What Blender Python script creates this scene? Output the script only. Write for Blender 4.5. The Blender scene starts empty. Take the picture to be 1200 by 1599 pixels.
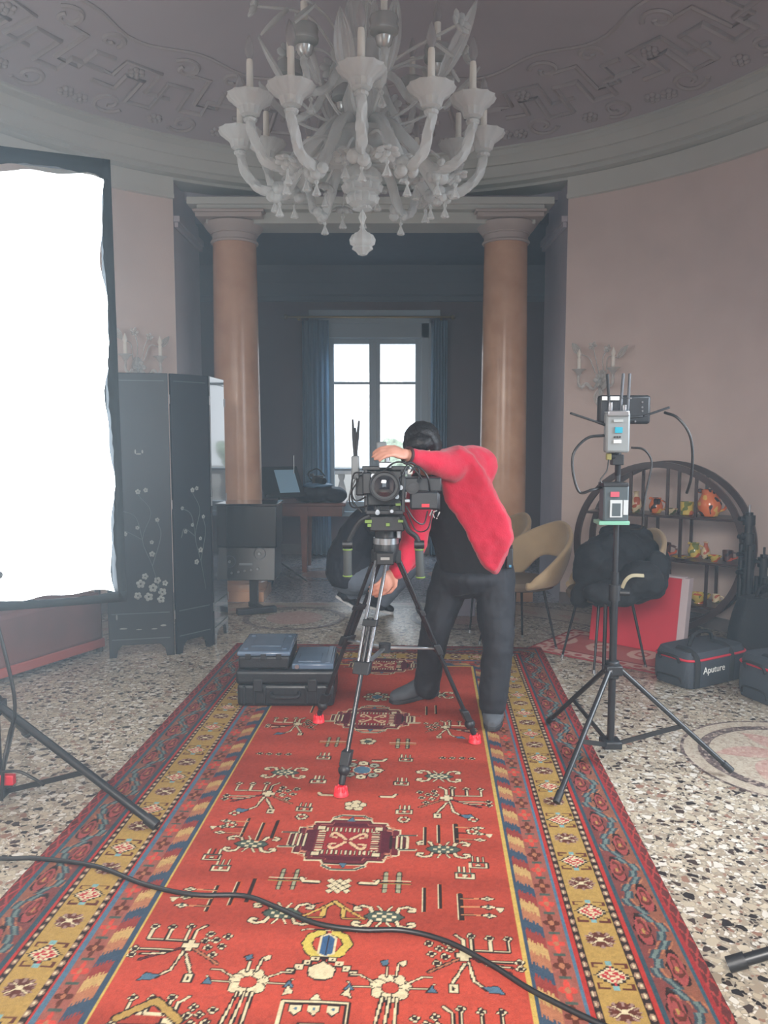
import bpy, bmesh, math, random
import numpy as np
from mathutils import Vector, Matrix, noise as mnoise

random.seed(7)
PI = math.pi
S = bpy.context.scene
COL = S.collection

# ------------------------------------------------------------------ camera
FPX = 1250.0                       # focal length in pixels of the 1200x1599 frame
PITCH = math.atan(121.5 / FPX)
CAMPOS = Vector((0.115, 0.0, 1.5))
cam_data = bpy.data.cameras.new('camera')
cam = bpy.data.objects.new('camera', cam_data)
COL.objects.link(cam)
cam.location = CAMPOS
cam.rotation_euler = (PI / 2 - PITCH, 0, 0)
cam_data.sensor_fit = 'VERTICAL'
cam_data.sensor_height = 36.0
cam_data.lens = 36.0 * FPX / 1599.0
cam_data.clip_start = 0.05
cam_data.clip_end = 200
S.camera = cam

# ------------------------------------------------------------------ light, world, exposure
def srgb(r, g, b, a=1.0):
    def c(x):
        x = x / 255.0
        return x / 12.92 if x <= 0.04045 else ((x + 0.055) / 1.055) ** 2.4
    return (c(r), c(g), c(b), a)

S.view_settings.view_transform = 'Standard'
S.view_settings.look = 'None'
S.view_settings.gamma = 1.0
S.view_settings.use_curve_mapping = False
S.view_settings.exposure = 0.10
S.cycles.max_bounces = 6
S.cycles.diffuse_bounces = 4
S.cycles.transparent_max_bounces = 12
S.cycles.volume_bounces = 1
S.cycles.volume_step_rate = 1.0
S.cycles.volume_max_steps = 64

world = bpy.data.worlds.new('overcast_sky')
S.world = world
world.use_nodes = True
wb = world.node_tree.nodes['Background']
wb.inputs[0].default_value = (0.80, 0.90, 1.0, 1)
wb.inputs[1].default_value = 2.2

PANEL_STRENGTH = 4.2
HAZE_DENSITY = 0.005
GLARE_LEFT = 0.06      # denser banks at both sides imitate the veil of lens glare
GLARE_RIGHT = 0.012
LIGHTS = [
    # name, location, aim point, size x, size y, watts, colour, spread
    ('sky_outside_garden_window', (0.0, 11.2, 3.75), (0.0, 8.0, 0.4), 2.6, 1.4, 280, (0.58, 0.78, 1.0), 180),
    ('added_side_light', (3.30, 2.45, 2.2), (0.9, 3.0, 0.7), 1.2, 2.2, 88, (0.80, 0.90, 1.0), 100),  # unseen source, added to brighten the right side and its haze
    ('daylight_behind_camera', (-0.2, -1.3, 2.6), (0.25, 1.7, 0.0), 1.6, 1.2, 105, (1.0, 0.97, 0.94), 85),
]
for nm, loc, aim, sx, sy, w, c, spr in LIGHTS:
    ld = bpy.data.lights.new(nm, 'AREA')
    ld.shape = 'RECTANGLE'; ld.size = sx; ld.size_y = sy
    ld.energy = w; ld.color = c; ld.spread = math.radians(spr)
    lo = bpy.data.objects.new(nm, ld)
    COL.objects.link(lo)
    lo.location = loc
    lo.rotation_euler = (Vector(aim) - Vector(loc)).to_track_quat('-Z', 'Y').to_euler()

# ------------------------------------------------------------------ pixel -> place
def ray(px, py):
    u = (px - 600.0) / FPX; v = (799.5 - py) / FPX
    return Vector((u, math.cos(PITCH) + v * math.sin(PITCH), -math.sin(PITCH) + v * math.cos(PITCH)))

def at(px, py, y):
    d = ray(px, py)
    return CAMPOS + d * (y / d.y)

def gr(px, py, z=0.0):
    d = ray(px, py)
    return CAMPOS + d * ((z - CAMPOS.z) / d.z)

RC = Vector((0.0, 4.4)); RR = 3.15       # plan of the round room
def wallhit(px, py, R=RR):
    d = ray(px, py); o = Vector((CAMPOS.x - RC.x, CAMPOS.y - RC.y))
    a = d.x * d.x + d.y * d.y; b = 2 * (o.x * d.x + o.y * d.y); c = o.dot(o) - R * R
    t = (-b + math.sqrt(b * b - 4 * a * c)) / (2 * a)
    return CAMPOS + d * t

# ------------------------------------------------------------------ materials
MATS = {}
def mat(name, col, rough=0.6, metal=0.0, var=0.0, vscale=8.0, bump=0.0, bscale=60.0, alpha=1.0,
        emit=None, estr=0.0, spec=0.5, sheen=0.0, coat=0.0, trans=0.0, col2=None):
    if name in MATS: return MATS[name]
    m = bpy.data.materials.new(name); m.use_nodes = True
    nt = m.node_tree; b = nt.nodes['Principled BSDF']
    c = srgb(*col)
    b.inputs['Roughness'].default_value = rough
    b.inputs['Metallic'].default_value = metal
    b.inputs['Specular IOR Level'].default_value = spec
    b.inputs['Alpha'].default_value = alpha
    b.inputs['Sheen Weight'].default_value = sheen
    b.inputs['Coat Weight'].default_value = coat
    b.inputs['Transmission Weight'].default_value = trans
    b.inputs['Base Color'].default_value = c
    if var > 0 or col2:
        tc = nt.nodes.new('ShaderNodeTexCoord')
        n = nt.nodes.new('ShaderNodeTexNoise'); n.inputs['Scale'].default_value = vscale; n.inputs['Detail'].default_value = 5
        r = nt.nodes.new('ShaderNodeValToRGB')
        r.color_ramp.elements[0].position = 0.3; r.color_ramp.elements[1].position = 0.7
        d2 = srgb(*col2) if col2 else None
        r.color_ramp.elements[0].color = tuple(x * (1 - var) for x in c[:3]) + (1,)
        r.color_ramp.elements[1].color = d2 if d2 else tuple(min(1, x * (1 + var)) for x in c[:3]) + (1,)
        nt.links.new(tc.outputs['Object'], n.inputs['Vector'])
        nt.links.new(n.outputs['Fac'], r.inputs['Fac'])
        nt.links.new(r.outputs['Color'], b.inputs['Base Color'])
    if bump > 0:
        tc = nt.nodes.new('ShaderNodeTexCoord')
        n = nt.nodes.new('ShaderNodeTexNoise'); n.inputs['Scale'].default_value = bscale; n.inputs['Detail'].default_value = 4
        bp = nt.nodes.new('ShaderNodeBump'); bp.inputs['Strength'].default_value = bump; bp.inputs['Distance'].default_value = 0.01
        nt.links.new(tc.outputs['Object'], n.inputs['Vector'])
        nt.links.new(n.outputs['Fac'], bp.inputs['Height'])
        nt.links.new(bp.outputs['Normal'], b.inputs['Normal'])
    if emit:
        b.inputs['Emission Color'].default_value = srgb(*emit)
        b.inputs['Emission Strength'].default_value = estr
    MATS[name] = m
    return m

# ------------------------------------------------------------------ mesh builder
def frame_from(d, up=Vector((0, 0, 1))):
    d = Vector(d).normalized()
    up = Vector(up)
    if abs(d.dot(up)) > 0.98: up = Vector((0, 1, 0)) if abs(d.y) < 0.9 else Vector((1, 0, 0))
    x = up.cross(d).normalized(); y = d.cross(x).normalized()
    return x, y, d

class MB:
    def __init__(s): s.v = []; s.f = []
    def add(s, vs, fs, M=None):
        o = len(s.v)
        s.v += [(M @ Vector(p)) if M is not None else Vector(p) for p in vs]
        s.f += [tuple(o + i for i in f) for f in fs]
        return s
    def box(s, c, size, rz=0.0, M=None, taper=1.0):
        hx, hy, hz = size[0] / 2, size[1] / 2, size[2] / 2
        vs = []
        for z, k in ((-hz, 1.0), (hz, taper)):
            for x, y in ((-hx, -hy), (hx, -hy), (hx, hy), (-hx, hy)):
                vs.append((x * k, y * k, z))
        T = Matrix.Translation(Vector(c)) @ Matrix.Rotation(rz, 4, 'Z')
        if M is not None: T = M @ T
        return s.add(vs, [(3, 2, 1, 0), (4, 5, 6, 7), (0, 1, 5, 4), (1, 2, 6, 5), (2, 3, 7, 6), (3, 0, 4, 7)], T)
    def obox(s, c, ax, ay, az):                   # box by three half-axis vectors
        c, ax, ay, az = Vector(c), Vector(ax), Vector(ay), Vector(az)
        vs = []
        for k in (-1, 1):
            for i, j in ((-1, -1), (1, -1), (1, 1), (-1, 1)): vs.append(c + ax * i + ay * j + az * k)
        return s.add(vs, [(3, 2, 1, 0), (4, 5, 6, 7), (0, 1, 5, 4), (1, 2, 6, 5), (2, 3, 7, 6), (3, 0, 4, 7)])
    def bar(s, p0, p1, w, h, up=(0, 0, 1)):       # rectangular bar from p0 to p1
        p0, p1 = Vector(p0), Vector(p1)
        x, y, d = frame_from(p1 - p0, up)
        return s.obox((p0 + p1) / 2, x * (w / 2), y * (h / 2), (p1 - p0) / 2)
    def loft(s, rings, cap=True, closed=False):
        n = len(rings[0]); o = len(s.v)
        for r in rings: s.v += [Vector(p) for p in r]
        m = len(rings)
        for i in range(m if closed else m - 1):
            a = o + i * n; b = o + ((i + 1) % m) * n
            for j in range(n):
                k = (j + 1) % n
                s.f.append((a + j, a + k, b + k, b + j))
        if cap and not closed:
            s.f.append(tuple(o + j for j in reversed(range(n))))
            s.f.append(tuple(o + (m - 1) * n + j for j in range(n)))
        return s
    def tube(s, pts, r, seg=8, cap=True, closed=False, sq=1.0):
        pts = [Vector(p) for p in pts]
        n = len(pts)
        rs = r if isinstance(r, (list, tuple)) else [r] * n
        rings = []; prev = None
        for i, p in enumerate(pts):
            if closed: d = pts[(i + 1) % n] - pts[i - 1]
            else: d = pts[min(i + 1, n - 1)] - pts[max(i - 1, 0)]
            if d.length < 1e-9: d = Vector((0, 0, 1))
            d.normalize()
            if prev is None: x, y, _ = frame_from(d)
            else:
                x = prev - d * prev.dot(d)
                if x.length < 1e-6: x, y, _ = frame_from(d)
                x.normalize(); y = d.cross(x)
            prev = x
            rings.append([p + x * (math.cos(2 * PI * k / seg) * rs[i]) + y * (math.sin(2 * PI * k / seg) * rs[i] * sq) for k in range(seg)])
        return s.loft(rings, cap, closed)
    def cyl(s, p0, p1, r0, r1=None, seg=16):
        return s.tube([p0, p1], [r0, r0 if r1 is None else r1], seg)
    def lathe(s, prof, seg=24, M=None, flute=0.0, nfl=0):
        vs = []; fs = []
        n = len(prof)
        for (r, z) in prof:
            for k in range(seg):
                a = 2 * PI * k / seg
                rr = max(r, 1e-4) * (1 + flute * math.cos(nfl * a))
                vs.append((rr * math.cos(a), rr * math.sin(a), z))
        for i in range(n - 1):
            for k in range(seg):
                l = (k + 1) % seg
                fs.append((i * seg + k, i * seg + l, (i + 1) * seg + l, (i + 1) * seg + k))
        fs.append(tuple(reversed(range(seg)))); fs.append(tuple((n - 1) * seg + k for k in range(seg)))
        return s.add(vs, fs, M)
    def ell(s, c, r, seg=16, rings=10, M=None):
        if not isinstance(r, (list, tuple, Vector)): r = (r, r, r)
        vs = [(0, 0, -1)]; fs = []
        for i in range(1, rings):
            t = -PI / 2 + PI * i / rings
            for k in range(seg):
                a = 2 * PI * k / seg
                vs.append((math.cos(t) * math.cos(a), math.cos(t) * math.sin(a), math.sin(t)))
        vs.append((0, 0, 1)); L = len(vs) - 1
        for k in range(seg): fs.append((0, 1 + (k + 1) % seg, 1 + k))
        for i in range(rings - 2):
            a = 1 + i * seg; b = a + seg
            for k in range(seg):
                l = (k + 1) % seg
                fs.append((a + k, a + l, b + l, b + k))
        a = 1 + (rings - 2) * seg
        for k in range(seg): fs.append((a + k, a + (k + 1) % seg, L))
        T = Matrix.Translation(Vector(c))
        if M is not None: T = T @ M
        T = T @ Matrix.Diagonal((r[0], r[1], r[2], 1))
        return s.add(vs, fs, T)
    def prism(s, poly, depth, M=None):            # polygon in local XZ, thickness along local Y
        n = len(poly)
        vs = [(x, -depth / 2, z) for x, z in poly] + [(x, depth / 2, z) for x, z in poly]
        fs = [tuple(range(n)), tuple(reversed(range(n, 2 * n)))]
        for i in range(n):
            j = (i + 1) % n
            fs.append((j, i, n + i, n + j))
        return s.add(vs, fs, M)
    def grid(s, P, thick=None):                   # P[i][j] points -> sheet
        m, n = len(P), len(P[0]); o = len(s.v)
        for row in P: s.v += [Vector(p) for p in row]
        for i in range(m - 1):
            for j in range(n - 1):
                s.f.append((o + i * n + j, o + i * n + j + 1, o + (i + 1) * n + j + 1, o + (i + 1) * n + j))
        return s

ORG = {}
def finish(o, mb_v, origin):
    ORG[o.name] = Vector(origin)

def link(name, mb, m, parent=None, origin=None, smooth=True, angle=40, bevel=0.0, bseg=2, remesh=0.0, smit=0,
         solid=0.0, sub=0, label=None, disp=None, recalc=True):
    v = mb.v
    if parent is not None: org = ORG[parent.name]
    elif origin is not None: org = Vector(origin)
    else:
        xs = [p.x for p in v]; ys = [p.y for p in v]; zs = [p.z for p in v]
        org = Vector(((min(xs) + max(xs)) / 2, (min(ys) + max(ys)) / 2, min(zs)))
    me = bpy.data.meshes.new(name)
    me.from_pydata([tuple(p - org) for p in v], [], mb.f)
    bm = bmesh.new(); bm.from_mesh(me)
    if recalc: bmesh.ops.recalc_face_normals(bm, faces=bm.faces)
    bm.to_mesh(me); bm.free()
    if smooth:
        me.polygons.foreach_set('use_smooth', [True] * len(me.polygons))
        if angle and not remesh and not sub: me.set_sharp_from_angle(angle=math.radians(angle))
    o = bpy.data.objects.new(name, me)
    COL.objects.link(o)
    me.materials.append(m)
    if parent is not None: o.parent = parent
    else: o.location = org
    ORG[o.name] = org
    if remesh:
        r = o.modifiers.new('remesh', 'REMESH'); r.mode = 'VOXEL'; r.voxel_size = remesh; r.use_smooth_shade = True
    if smit:
        q = o.modifiers.new('smooth', 'SMOOTH'); q.factor = 0.5; q.iterations = smit
    if disp:
        t = bpy.data.textures.new(name + '_folds', 'CLOUDS'); t.noise_scale = disp[1]; t.noise_depth = 2
        q = o.modifiers.new('folds', 'DISPLACE'); q.texture = t; q.strength = disp[0]; q.mid_level = 0.5
        q.texture_coords = 'LOCAL'
    if solid:
        q = o.modifiers.new('solid', 'SOLIDIFY'); q.thickness = solid; q.offset = 0
    if sub:
        q = o.modifiers.new('sub', 'SUBSURF'); q.levels = sub; q.render_levels = sub
    if bevel:
        q = o.modifiers.new('bevel', 'BEVEL'); q.width = bevel; q.segments = bseg; q.limit_method = 'ANGLE'
    if label: o['label'] = label
    return o

def tag(o, label, cat, group=None, kind=None):
    o['label'] = label; o['category'] = cat
    if group: o['group'] = group
    if kind: o['kind'] = kind
    return o

def thing(name, label, cat, loc=(0, 0, 0), rz=0.0, group=None):
    o = bpy.data.objects.new(name, None); COL.objects.link(o)
    o.empty_display_size = 0.1
    o.location = Vector(loc); o.rotation_euler = (0, 0, rz)
    ORG[o.name] = Vector(loc)
    return tag(o, label, cat, group)

def struct(name, mb, m, parent=None, **k):
    o = link(name, mb, m, parent, **k)
    if parent is None: o['kind'] = 'structure'
    return o

def dup(root, loc, rz=0.0, label=None, group=None, sc=None):
    r = root.copy(); COL.objects.link(r); r.location = Vector(loc); r.rotation_euler = (0, 0, rz)
    if sc: r.scale = (sc, sc, sc)
    if label: r['label'] = label
    if group: r['group'] = group
    for ch in list(root.children):
        c = ch.copy(); COL.objects.link(c); c.parent = r
        for g in list(ch.children):
            d = g.copy(); COL.objects.link(d); d.parent = c
    return r

def bez(pts, n=24):                               # Catmull-Rom through points
    pts = [Vector(p) for p in pts]
    P = [pts[0] * 2 - pts[1]] + pts + [pts[-1] * 2 - pts[-2]]
    out = []
    segs = len(pts) - 1
    for i in range(segs):
        a, b, c, d = P[i:i + 4]
        k = max(2, n // segs)
        for j in range(k):
            t = j / k
            out.append(0.5 * ((2 * b) + (c - a) * t + (2 * a - 5 * b + 4 * c - d) * t * t + (3 * b - a - 3 * c + d) * t ** 3))
    out.append(pts[-1])
    return out

def ring(c, ax, ay, n=20, pw=1.0):                # ellipse ring about c with half-axes ax, ay (vectors)
    c, ax, ay = Vector(c), Vector(ax), Vector(ay)
    out = []
    for k in range(n):
        a = 2 * PI * k / n
        ca, sa = math.cos(a), math.sin(a)
        if pw != 1.0:
            ca = math.copysign(abs(ca) ** pw, ca); sa = math.copysign(abs(sa) ** pw, sa)
        out.append(c + ax * ca + ay * sa)
    return out
# ================================================================== the shell of the place
M_WALL = mat('wall_plaster', (212, 194, 186), 0.75, var=0.05, vscale=2.5, bump=0.12, bscale=90)
M_FRIEZE = mat('frieze_plaster', (196, 197, 190), 0.7, var=0.03, vscale=3)
M_CEIL = mat('ceiling_plaster', (170, 164, 168), 0.85, var=0.04, vscale=2)
M_STUCCO = mat('stucco_relief', (166, 160, 160), 0.85)
M_JAMB = mat('jamb_paint', (184, 176, 182), 0.25, var=0.04, vscale=4, bump=0.05, bscale=50)
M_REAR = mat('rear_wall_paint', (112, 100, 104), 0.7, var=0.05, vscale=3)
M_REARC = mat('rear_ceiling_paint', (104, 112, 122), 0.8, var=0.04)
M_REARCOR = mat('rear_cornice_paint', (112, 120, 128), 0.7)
M_SKIRT = mat('skirting_stone', (120, 112, 112), 0.4, var=0.1, vscale=12)
M_WFRAME = mat('window_paint', (170, 182, 188), 0.5)
M_CORN = mat('cornice_plaster', (182, 184, 178), 0.7, var=0.03, vscale=3)

def glass_mat():
    m = bpy.data.materials.new('window_glass'); m.use_nodes = True
    nt = m.node_tree; nt.nodes.clear()
    o = nt.nodes.new('ShaderNodeOutputMaterial'); mx = nt.nodes.new('ShaderNodeMixShader')
    t = nt.nodes.new('ShaderNodeBsdfTransparent'); g = nt.nodes.new('ShaderNodeBsdfGlossy'); g.inputs['Roughness'].default_value = 0.03
    mx.inputs[0].default_value = 0.08
    nt.links.new(t.outputs[0], mx.inputs[1]); nt.links.new(g.outputs[0], mx.inputs[2]); nt.links.new(mx.outputs[0], o.inputs[0])
    return m
M_GLASS = glass_mat()

def terrazzo(name, chips, matrix, s1=20.0, s2=55.0, rough=0.28, fill=0.07):
    m = bpy.data.materials.new(name); m.use_nodes = True
    nt = m.node_tree; b = nt.nodes['Principled BSDF']; b.inputs['Roughness'].default_value = rough
    tc = nt.nodes.new('ShaderNodeTexCoord')
    ns = nt.nodes.new('ShaderNodeTexNoise'); ns.inputs['Scale'].default_value = 16; ns.inputs['Detail'].default_value = 2
    mixv = nt.nodes.new('ShaderNodeMixRGB'); mixv.inputs[0].default_value = 0.025
    nt.links.new(tc.outputs['Object'], ns.inputs['Vector'])
    nt.links.new(tc.outputs['Object'], mixv.inputs[1]); nt.links.new(ns.outputs['Color'], mixv.inputs[2])
    def layer(scale, cols, thr):
        v = nt.nodes.new('ShaderNodeTexVoronoi'); v.inputs['Scale'].default_value = scale
        e = nt.nodes.new('ShaderNodeTexVoronoi'); e.feature = 'DISTANCE_TO_EDGE'; e.inputs['Scale'].default_value = scale
        nt.links.new(mixv.outputs[0], v.inputs['Vector']); nt.links.new(mixv.outputs[0], e.inputs['Vector'])
        sep = nt.nodes.new('ShaderNodeSeparateColor'); nt.links.new(v.outputs['Color'], sep.inputs[0])
        r = nt.nodes.new('ShaderNodeValToRGB'); r.color_ramp.interpolation = 'CONSTANT'
        els = r.color_ramp.elements
        while len(els) > 1: els.remove(els[-1])
        for i, (p, c) in enumerate(cols):
            el = els[0] if i == 0 else els.new(p)
            el.position = p; el.color = srgb(*c)
        nt.links.new(sep.outputs[0], r.inputs['Fac'])
        g = nt.nodes.new('ShaderNodeMath'); g.operation = 'GREATER_THAN'; g.inputs[1].default_value = thr
        # chips differ in size: the threshold moves with the cell
        ml = nt.nodes.new('ShaderNodeMath'); ml.operation = 'MULTIPLY_ADD'; ml.inputs[1].default_value = -0.10; ml.inputs[2].default_value = 0.02
        nt.links.new(sep.outputs[1], ml.inputs[0])
        ad = nt.nodes.new('ShaderNodeMath'); ad.operation = 'ADD'
        nt.links.new(e.outputs['Distance'], ad.inputs[0]); nt.links.new(ml.outputs[0], ad.inputs[1])
        nt.links.new(ad.outputs[0], g.inputs[0])
        return r, g
    r1, g1 = layer(s1, chips, fill)
    r2, g2 = layer(s2, chips, fill * 0.6)
    mx2 = nt.nodes.new('ShaderNodeMixRGB'); mx2.inputs[1].default_value = srgb(*matrix)
    nt.links.new(g2.outputs[0], mx2.inputs[0]); nt.links.new(r2.outputs[0], mx2.inputs[2])
    mx1 = nt.nodes.new('ShaderNodeMixRGB')
    nt.links.new(g1.outputs[0], mx1.inputs[0]); nt.links.new(mx2.outputs[0], mx1.inputs[1]); nt.links.new(r1.outputs[0], mx1.inputs[2])
    nt.links.new(mx1.outputs[0], b.inputs['Base Color'])
    return m
CH = [(0.0, (216, 210, 198)), (0.20, (184, 172, 150)), (0.42, (160, 146, 128)), (0.60, (66, 56, 54)), (0.70, (200, 188, 166)),
      (0.86, (40, 36, 38)), (0.93, (146, 112, 96))]
CH = [(p, tuple(int(v * 0.87) for v in c)) for p, c in CH]
M_TERR = terrazzo('terrazzo', CH, (138, 130, 116), 31.0, 80.0, 0.28, 0.12)
CH2 = [(0.0, (162, 134, 124)), (0.4, (154, 122, 112)), (0.7, (170, 148, 134)), (0.9, (144, 110, 100))]
M_TERRPINK = terrazzo('terrazzo_pink', CH2, (158, 130, 118), 45, 90)
CH3 = [(0.0, (70, 62, 62)), (0.5, (96, 84, 82)), (0.8, (150, 136, 124))]
M_TERRDARK = terrazzo('terrazzo_dark', CH3, (120, 104, 98), 50, 90)
CH4 = [(0.0, (168, 158, 142)), (0.5, (156, 144, 128)), (0.8, (142, 128, 114))]
M_TERRPALE = terrazzo('terrazzo_pale', CH4, (158, 148, 130), 60, 110)

# floor
mb = MB(); mb.box((0, 3.6, -0.05), (8.4, 14.0, 0.10))
struct('floor', mb, M_TERR, smooth=False)

# polished stone floor of the far room
mb = MB(); mb.box((0, 7.5, 0.0005), (3.38, 0.9, 0.004)); mb.box((0, 8.95, 0.0005), (6.2, 2.0, 0.004))
M_POL = terrazzo('polished_floor', [(0.0, (172, 170, 172)), (0.35, (150, 146, 148)), (0.65, (126, 122, 124)), (0.9, (100, 96, 98))], (146, 142, 144), 40, 110, 0.10)
struct('floor_rear', mb, M_POL, smooth=False)

def annulus(cx, cy, r0, r1, a0=0, a1=2 * PI, z=0.0008, n=96):
    P = []
    for k in range(n + 1):
        a = a0 + (a1 - a0) * k / n
        P.append([(cx + r0 * math.cos(a), cy + r0 * math.sin(a), z), (cx + r1 * math.cos(a), cy + r1 * math.sin(a), z)])
    return P
# inlaid rings and leaf roundels of the terrazzo
pale, dark, pink = MB(), MB(), MB()
pale.grid(annulus(RC.x, RC.y, 2.50, 2.86, -math.radians(6), PI + math.radians(6), z=0.0006, n=160))
dark.grid(annulus(RC.x, RC.y, 2.47, 2.50, -math.radians(6), PI + math.radians(6), z=0.0009, n=160)); dark.grid(annulus(RC.x, RC.y, 2.86, 2.89, -math.radians(6), PI + math.radians(6), z=0.0009, n=160))
def leaf(mbx, c, ang, L, W, z):
    P = []
    for k in range(11):
        t = k / 10; w = W * math.sin(PI * t) ** 0.8 * (1 - 0.35 * t)
        bx = c[0] + math.cos(ang + 0.5 * t) * L * t; by = c[1] + math.sin(ang + 0.5 * t) * L * t
        px, py = -math.sin(ang + 0.5 * t), math.cos(ang + 0.5 * t)
        P.append([(bx - px * w, by - py * w, z), (bx + px * w, by + py * w, z)])
    mbx.grid(P)
for cx, cy in ((2.02, 3.58), (-2.1, 2.2)):
    pale.grid(annulus(cx, cy, 0.0, 0.42, z=0.0012))
    dark.grid(annulus(cx, cy, 0.37, 0.42, z=0.0018)); pale.grid(annulus(cx, cy, 0.42, 0.50, z=0.0011)); dark.grid(annulus(cx, cy, 0.485, 0.50, z=0.0013))
    for j in range(6):
        a = 2 * PI * j / 6 + 0.4
        leaf(pink, (cx + 0.05 * math.cos(a), cy + 0.05 * math.sin(a)), a, 0.30, 0.085, 0.0022)
for k in range(23):
    a = 2 * PI * k / 44
    leaf(pink, (RC.x + 2.56 * math.cos(a), RC.y + 2.56 * math.sin(a)), a + 0.7, 0.27, 0.06, 0.0016)
for cx, cy, r in ((-0.62, 6.45, 0.42), (0.75, 6.45, 0.42), (-0.55, 8.5, 0.4), (0.8, 8.5, 0.4)):
    dark.grid(annulus(cx, cy, r - 0.05, r, z=0.0026)); pink.grid(annulus(cx, cy, 0, r * 0.55, z=0.0026))
struct('trim_1', pale, M_TERRPALE, smooth=False); struct('trim_2', dark, M_TERRDARK, smooth=False); struct('trim_3', pink, M_TERRPINK, smooth=False)

# round room wall: plan angle phi from +y, positive towards +x
def rp(phi, r): return (RC.x + r * math.sin(phi), RC.y + r * math.cos(phi))
PH0 = math.asin(1.69 / RR)
def arcwall(mb, f0, f1, z0, z1, r0=RR, r1=RR + 0.22, n=40):
    rings = []
    for k in range(n + 1):
        f = f0 + (f1 - f0) * k / n
        a = rp(f, r0); b = rp(f, r1)
        rings.append([(a[0], a[1], z0), (b[0], b[1], z0), (b[0], b[1], z1), (a[0], a[1], z1)])
    mb.loft(rings)
W0, W1 = math.radians(106), math.radians(132)          # unseen side window, added to let light into the right side
ZF = 3.515
mb = MB()
arcwall(mb, PH0, W0, 0, ZF); arcwall(mb, W1, PI - PH0, 0, ZF, n=10)
arcwall(mb, W0, W1, 0, 0.5, n=10); arcwall(mb, W0, W1, 3.0, ZF, n=10)
struct('wall_right', mb, M_WALL, angle=30)
mb = MB(); arcwall(mb, -PH0, -PI + PH0, 0, ZF, n=60)
struct('wall_left', mb, M_WALL, angle=30)
mb = MB()
for sgn in (1, -1): arcwall(mb, sgn * (PH0), sgn * (PI - PH0), ZF, 3.67, RR - 0.03, RR + 0.22, n=60)
for sgn in (1, -1): arcwall(mb, sgn * (PH0), sgn * (PI - PH0), ZF - 0.02, ZF + 0.012, RR - 0.045, RR + 0.22, n=60)
struct('trim_4', mb, M_FRIEZE, angle=30)
mb = MB()
for sgn in (1, -1): arcwall(mb, sgn * PH0, sgn * (PI - PH0), 0.002, 0.10, RR - 0.02, RR + 0.22, n=60)
struct('baseboard_rotunda', mb, M_SKIRT, angle=30)
# frame of the added side window, out of the picture
mb = MB()
arcwall(mb, W0, W0 + 0.03, 0.5, 3.0, RR + 0.05, RR + 0.12, n=2); arcwall(mb, W1 - 0.03, W1, 0.5, 3.0, RR + 0.05, RR + 0.12, n=2)
arcwall(mb, (W0 + W1) / 2 - .012, (W0 + W1) / 2 + .012, 0.5, 3.0, RR + 0.05, RR + 0.12, n=2)
for z in (0.5, 1.75, 2.94): arcwall(mb, W0, W1, z, z + 0.06, RR + 0.05, RR + 0.12, n=8)
struct('window_added', mb, M_WFRAME)

# unseen bay around the camera, walled in to cut sky light, window behind
for sgn, nm in ((-1, 'wall_bay_left'), (1, 'wall_bay_right')):
    mb = MB(); mb.box((sgn * 1.80, 0.0, 1.80), (0.22, 3.5, 3.60)); struct(nm, mb, M_WALL, smooth=False)
mb = MB()
for sgn in (1, -1): mb.box((sgn * 1.32, -1.70, 1.80), (0.96, 0.2, 3.6))
mb.box((0, -1.70, 0.25), (1.68, 0.2, 0.5)); mb.box((0, -1.70, 3.3), (1.68, 0.2, 0.6))
struct('wall_front', mb, M_WALL, smooth=False)
mb = MB(); mb.box((0, 0.0, 3.64), (3.82, 3.6, 0.08)); struct('ceiling_bay', mb, M_FRIEZE, smooth=False)
mb = MB()
for x in (-.81, 0, .81): mb.box((x, -1.72, 1.75), (.06, .06, 2.5))
for z in (.53, 1.9, 2.97): mb.box((0, -1.72, z), (1.68, .06, .06))
struct('window_3', mb, M_WFRAME, smooth=False)

# cornice ring (runs on over the openings) and shallow dome
prof = [(3.13, 3.70), (3.13, 3.73), (3.06, 3.745), (3.06, 3.79), (3.03, 3.80), (3.02, 3.84), (2.99, 3.875), (2.985, 3.895),
        (2.965, 3.90), (2.955, 3.93), (2.92, 3.975), (2.915, 4.03), (2.895, 4.04), (2.895, 4.075), (3.4, 4.075), (3.4, 3.70)]
def ringlathe(mb, prof, n=144):
    rings = []
    for k in range(n):
        a = 2 * PI * k / n
        rings.append([(RC.x + r * math.cos(a), RC.y + r * math.sin(a), z) for r, z in prof])
    mb.loft(rings, closed=True)
prof = [(r, 3.65 + (z - 3.70) * 0.80) for r, z in prof]
mb = MB(); ringlathe(mb, prof)
struct('trim_5', mb, M_CORN, angle=35)
def dome(r): return 3.935 + 0.34 * (1 - (r / 2.9) ** 2)
mb = MB()
P = []
for i in range(25):
    r = 2.92 * i / 24
    P.append([(RC.x + r * math.cos(2 * PI * k / 96), RC.y + r * math.sin(2 * PI * k / 96), dome(r)) for k in range(97)])
mb.grid(P)
struct('ceiling', mb, M_CEIL, angle=0)

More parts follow.
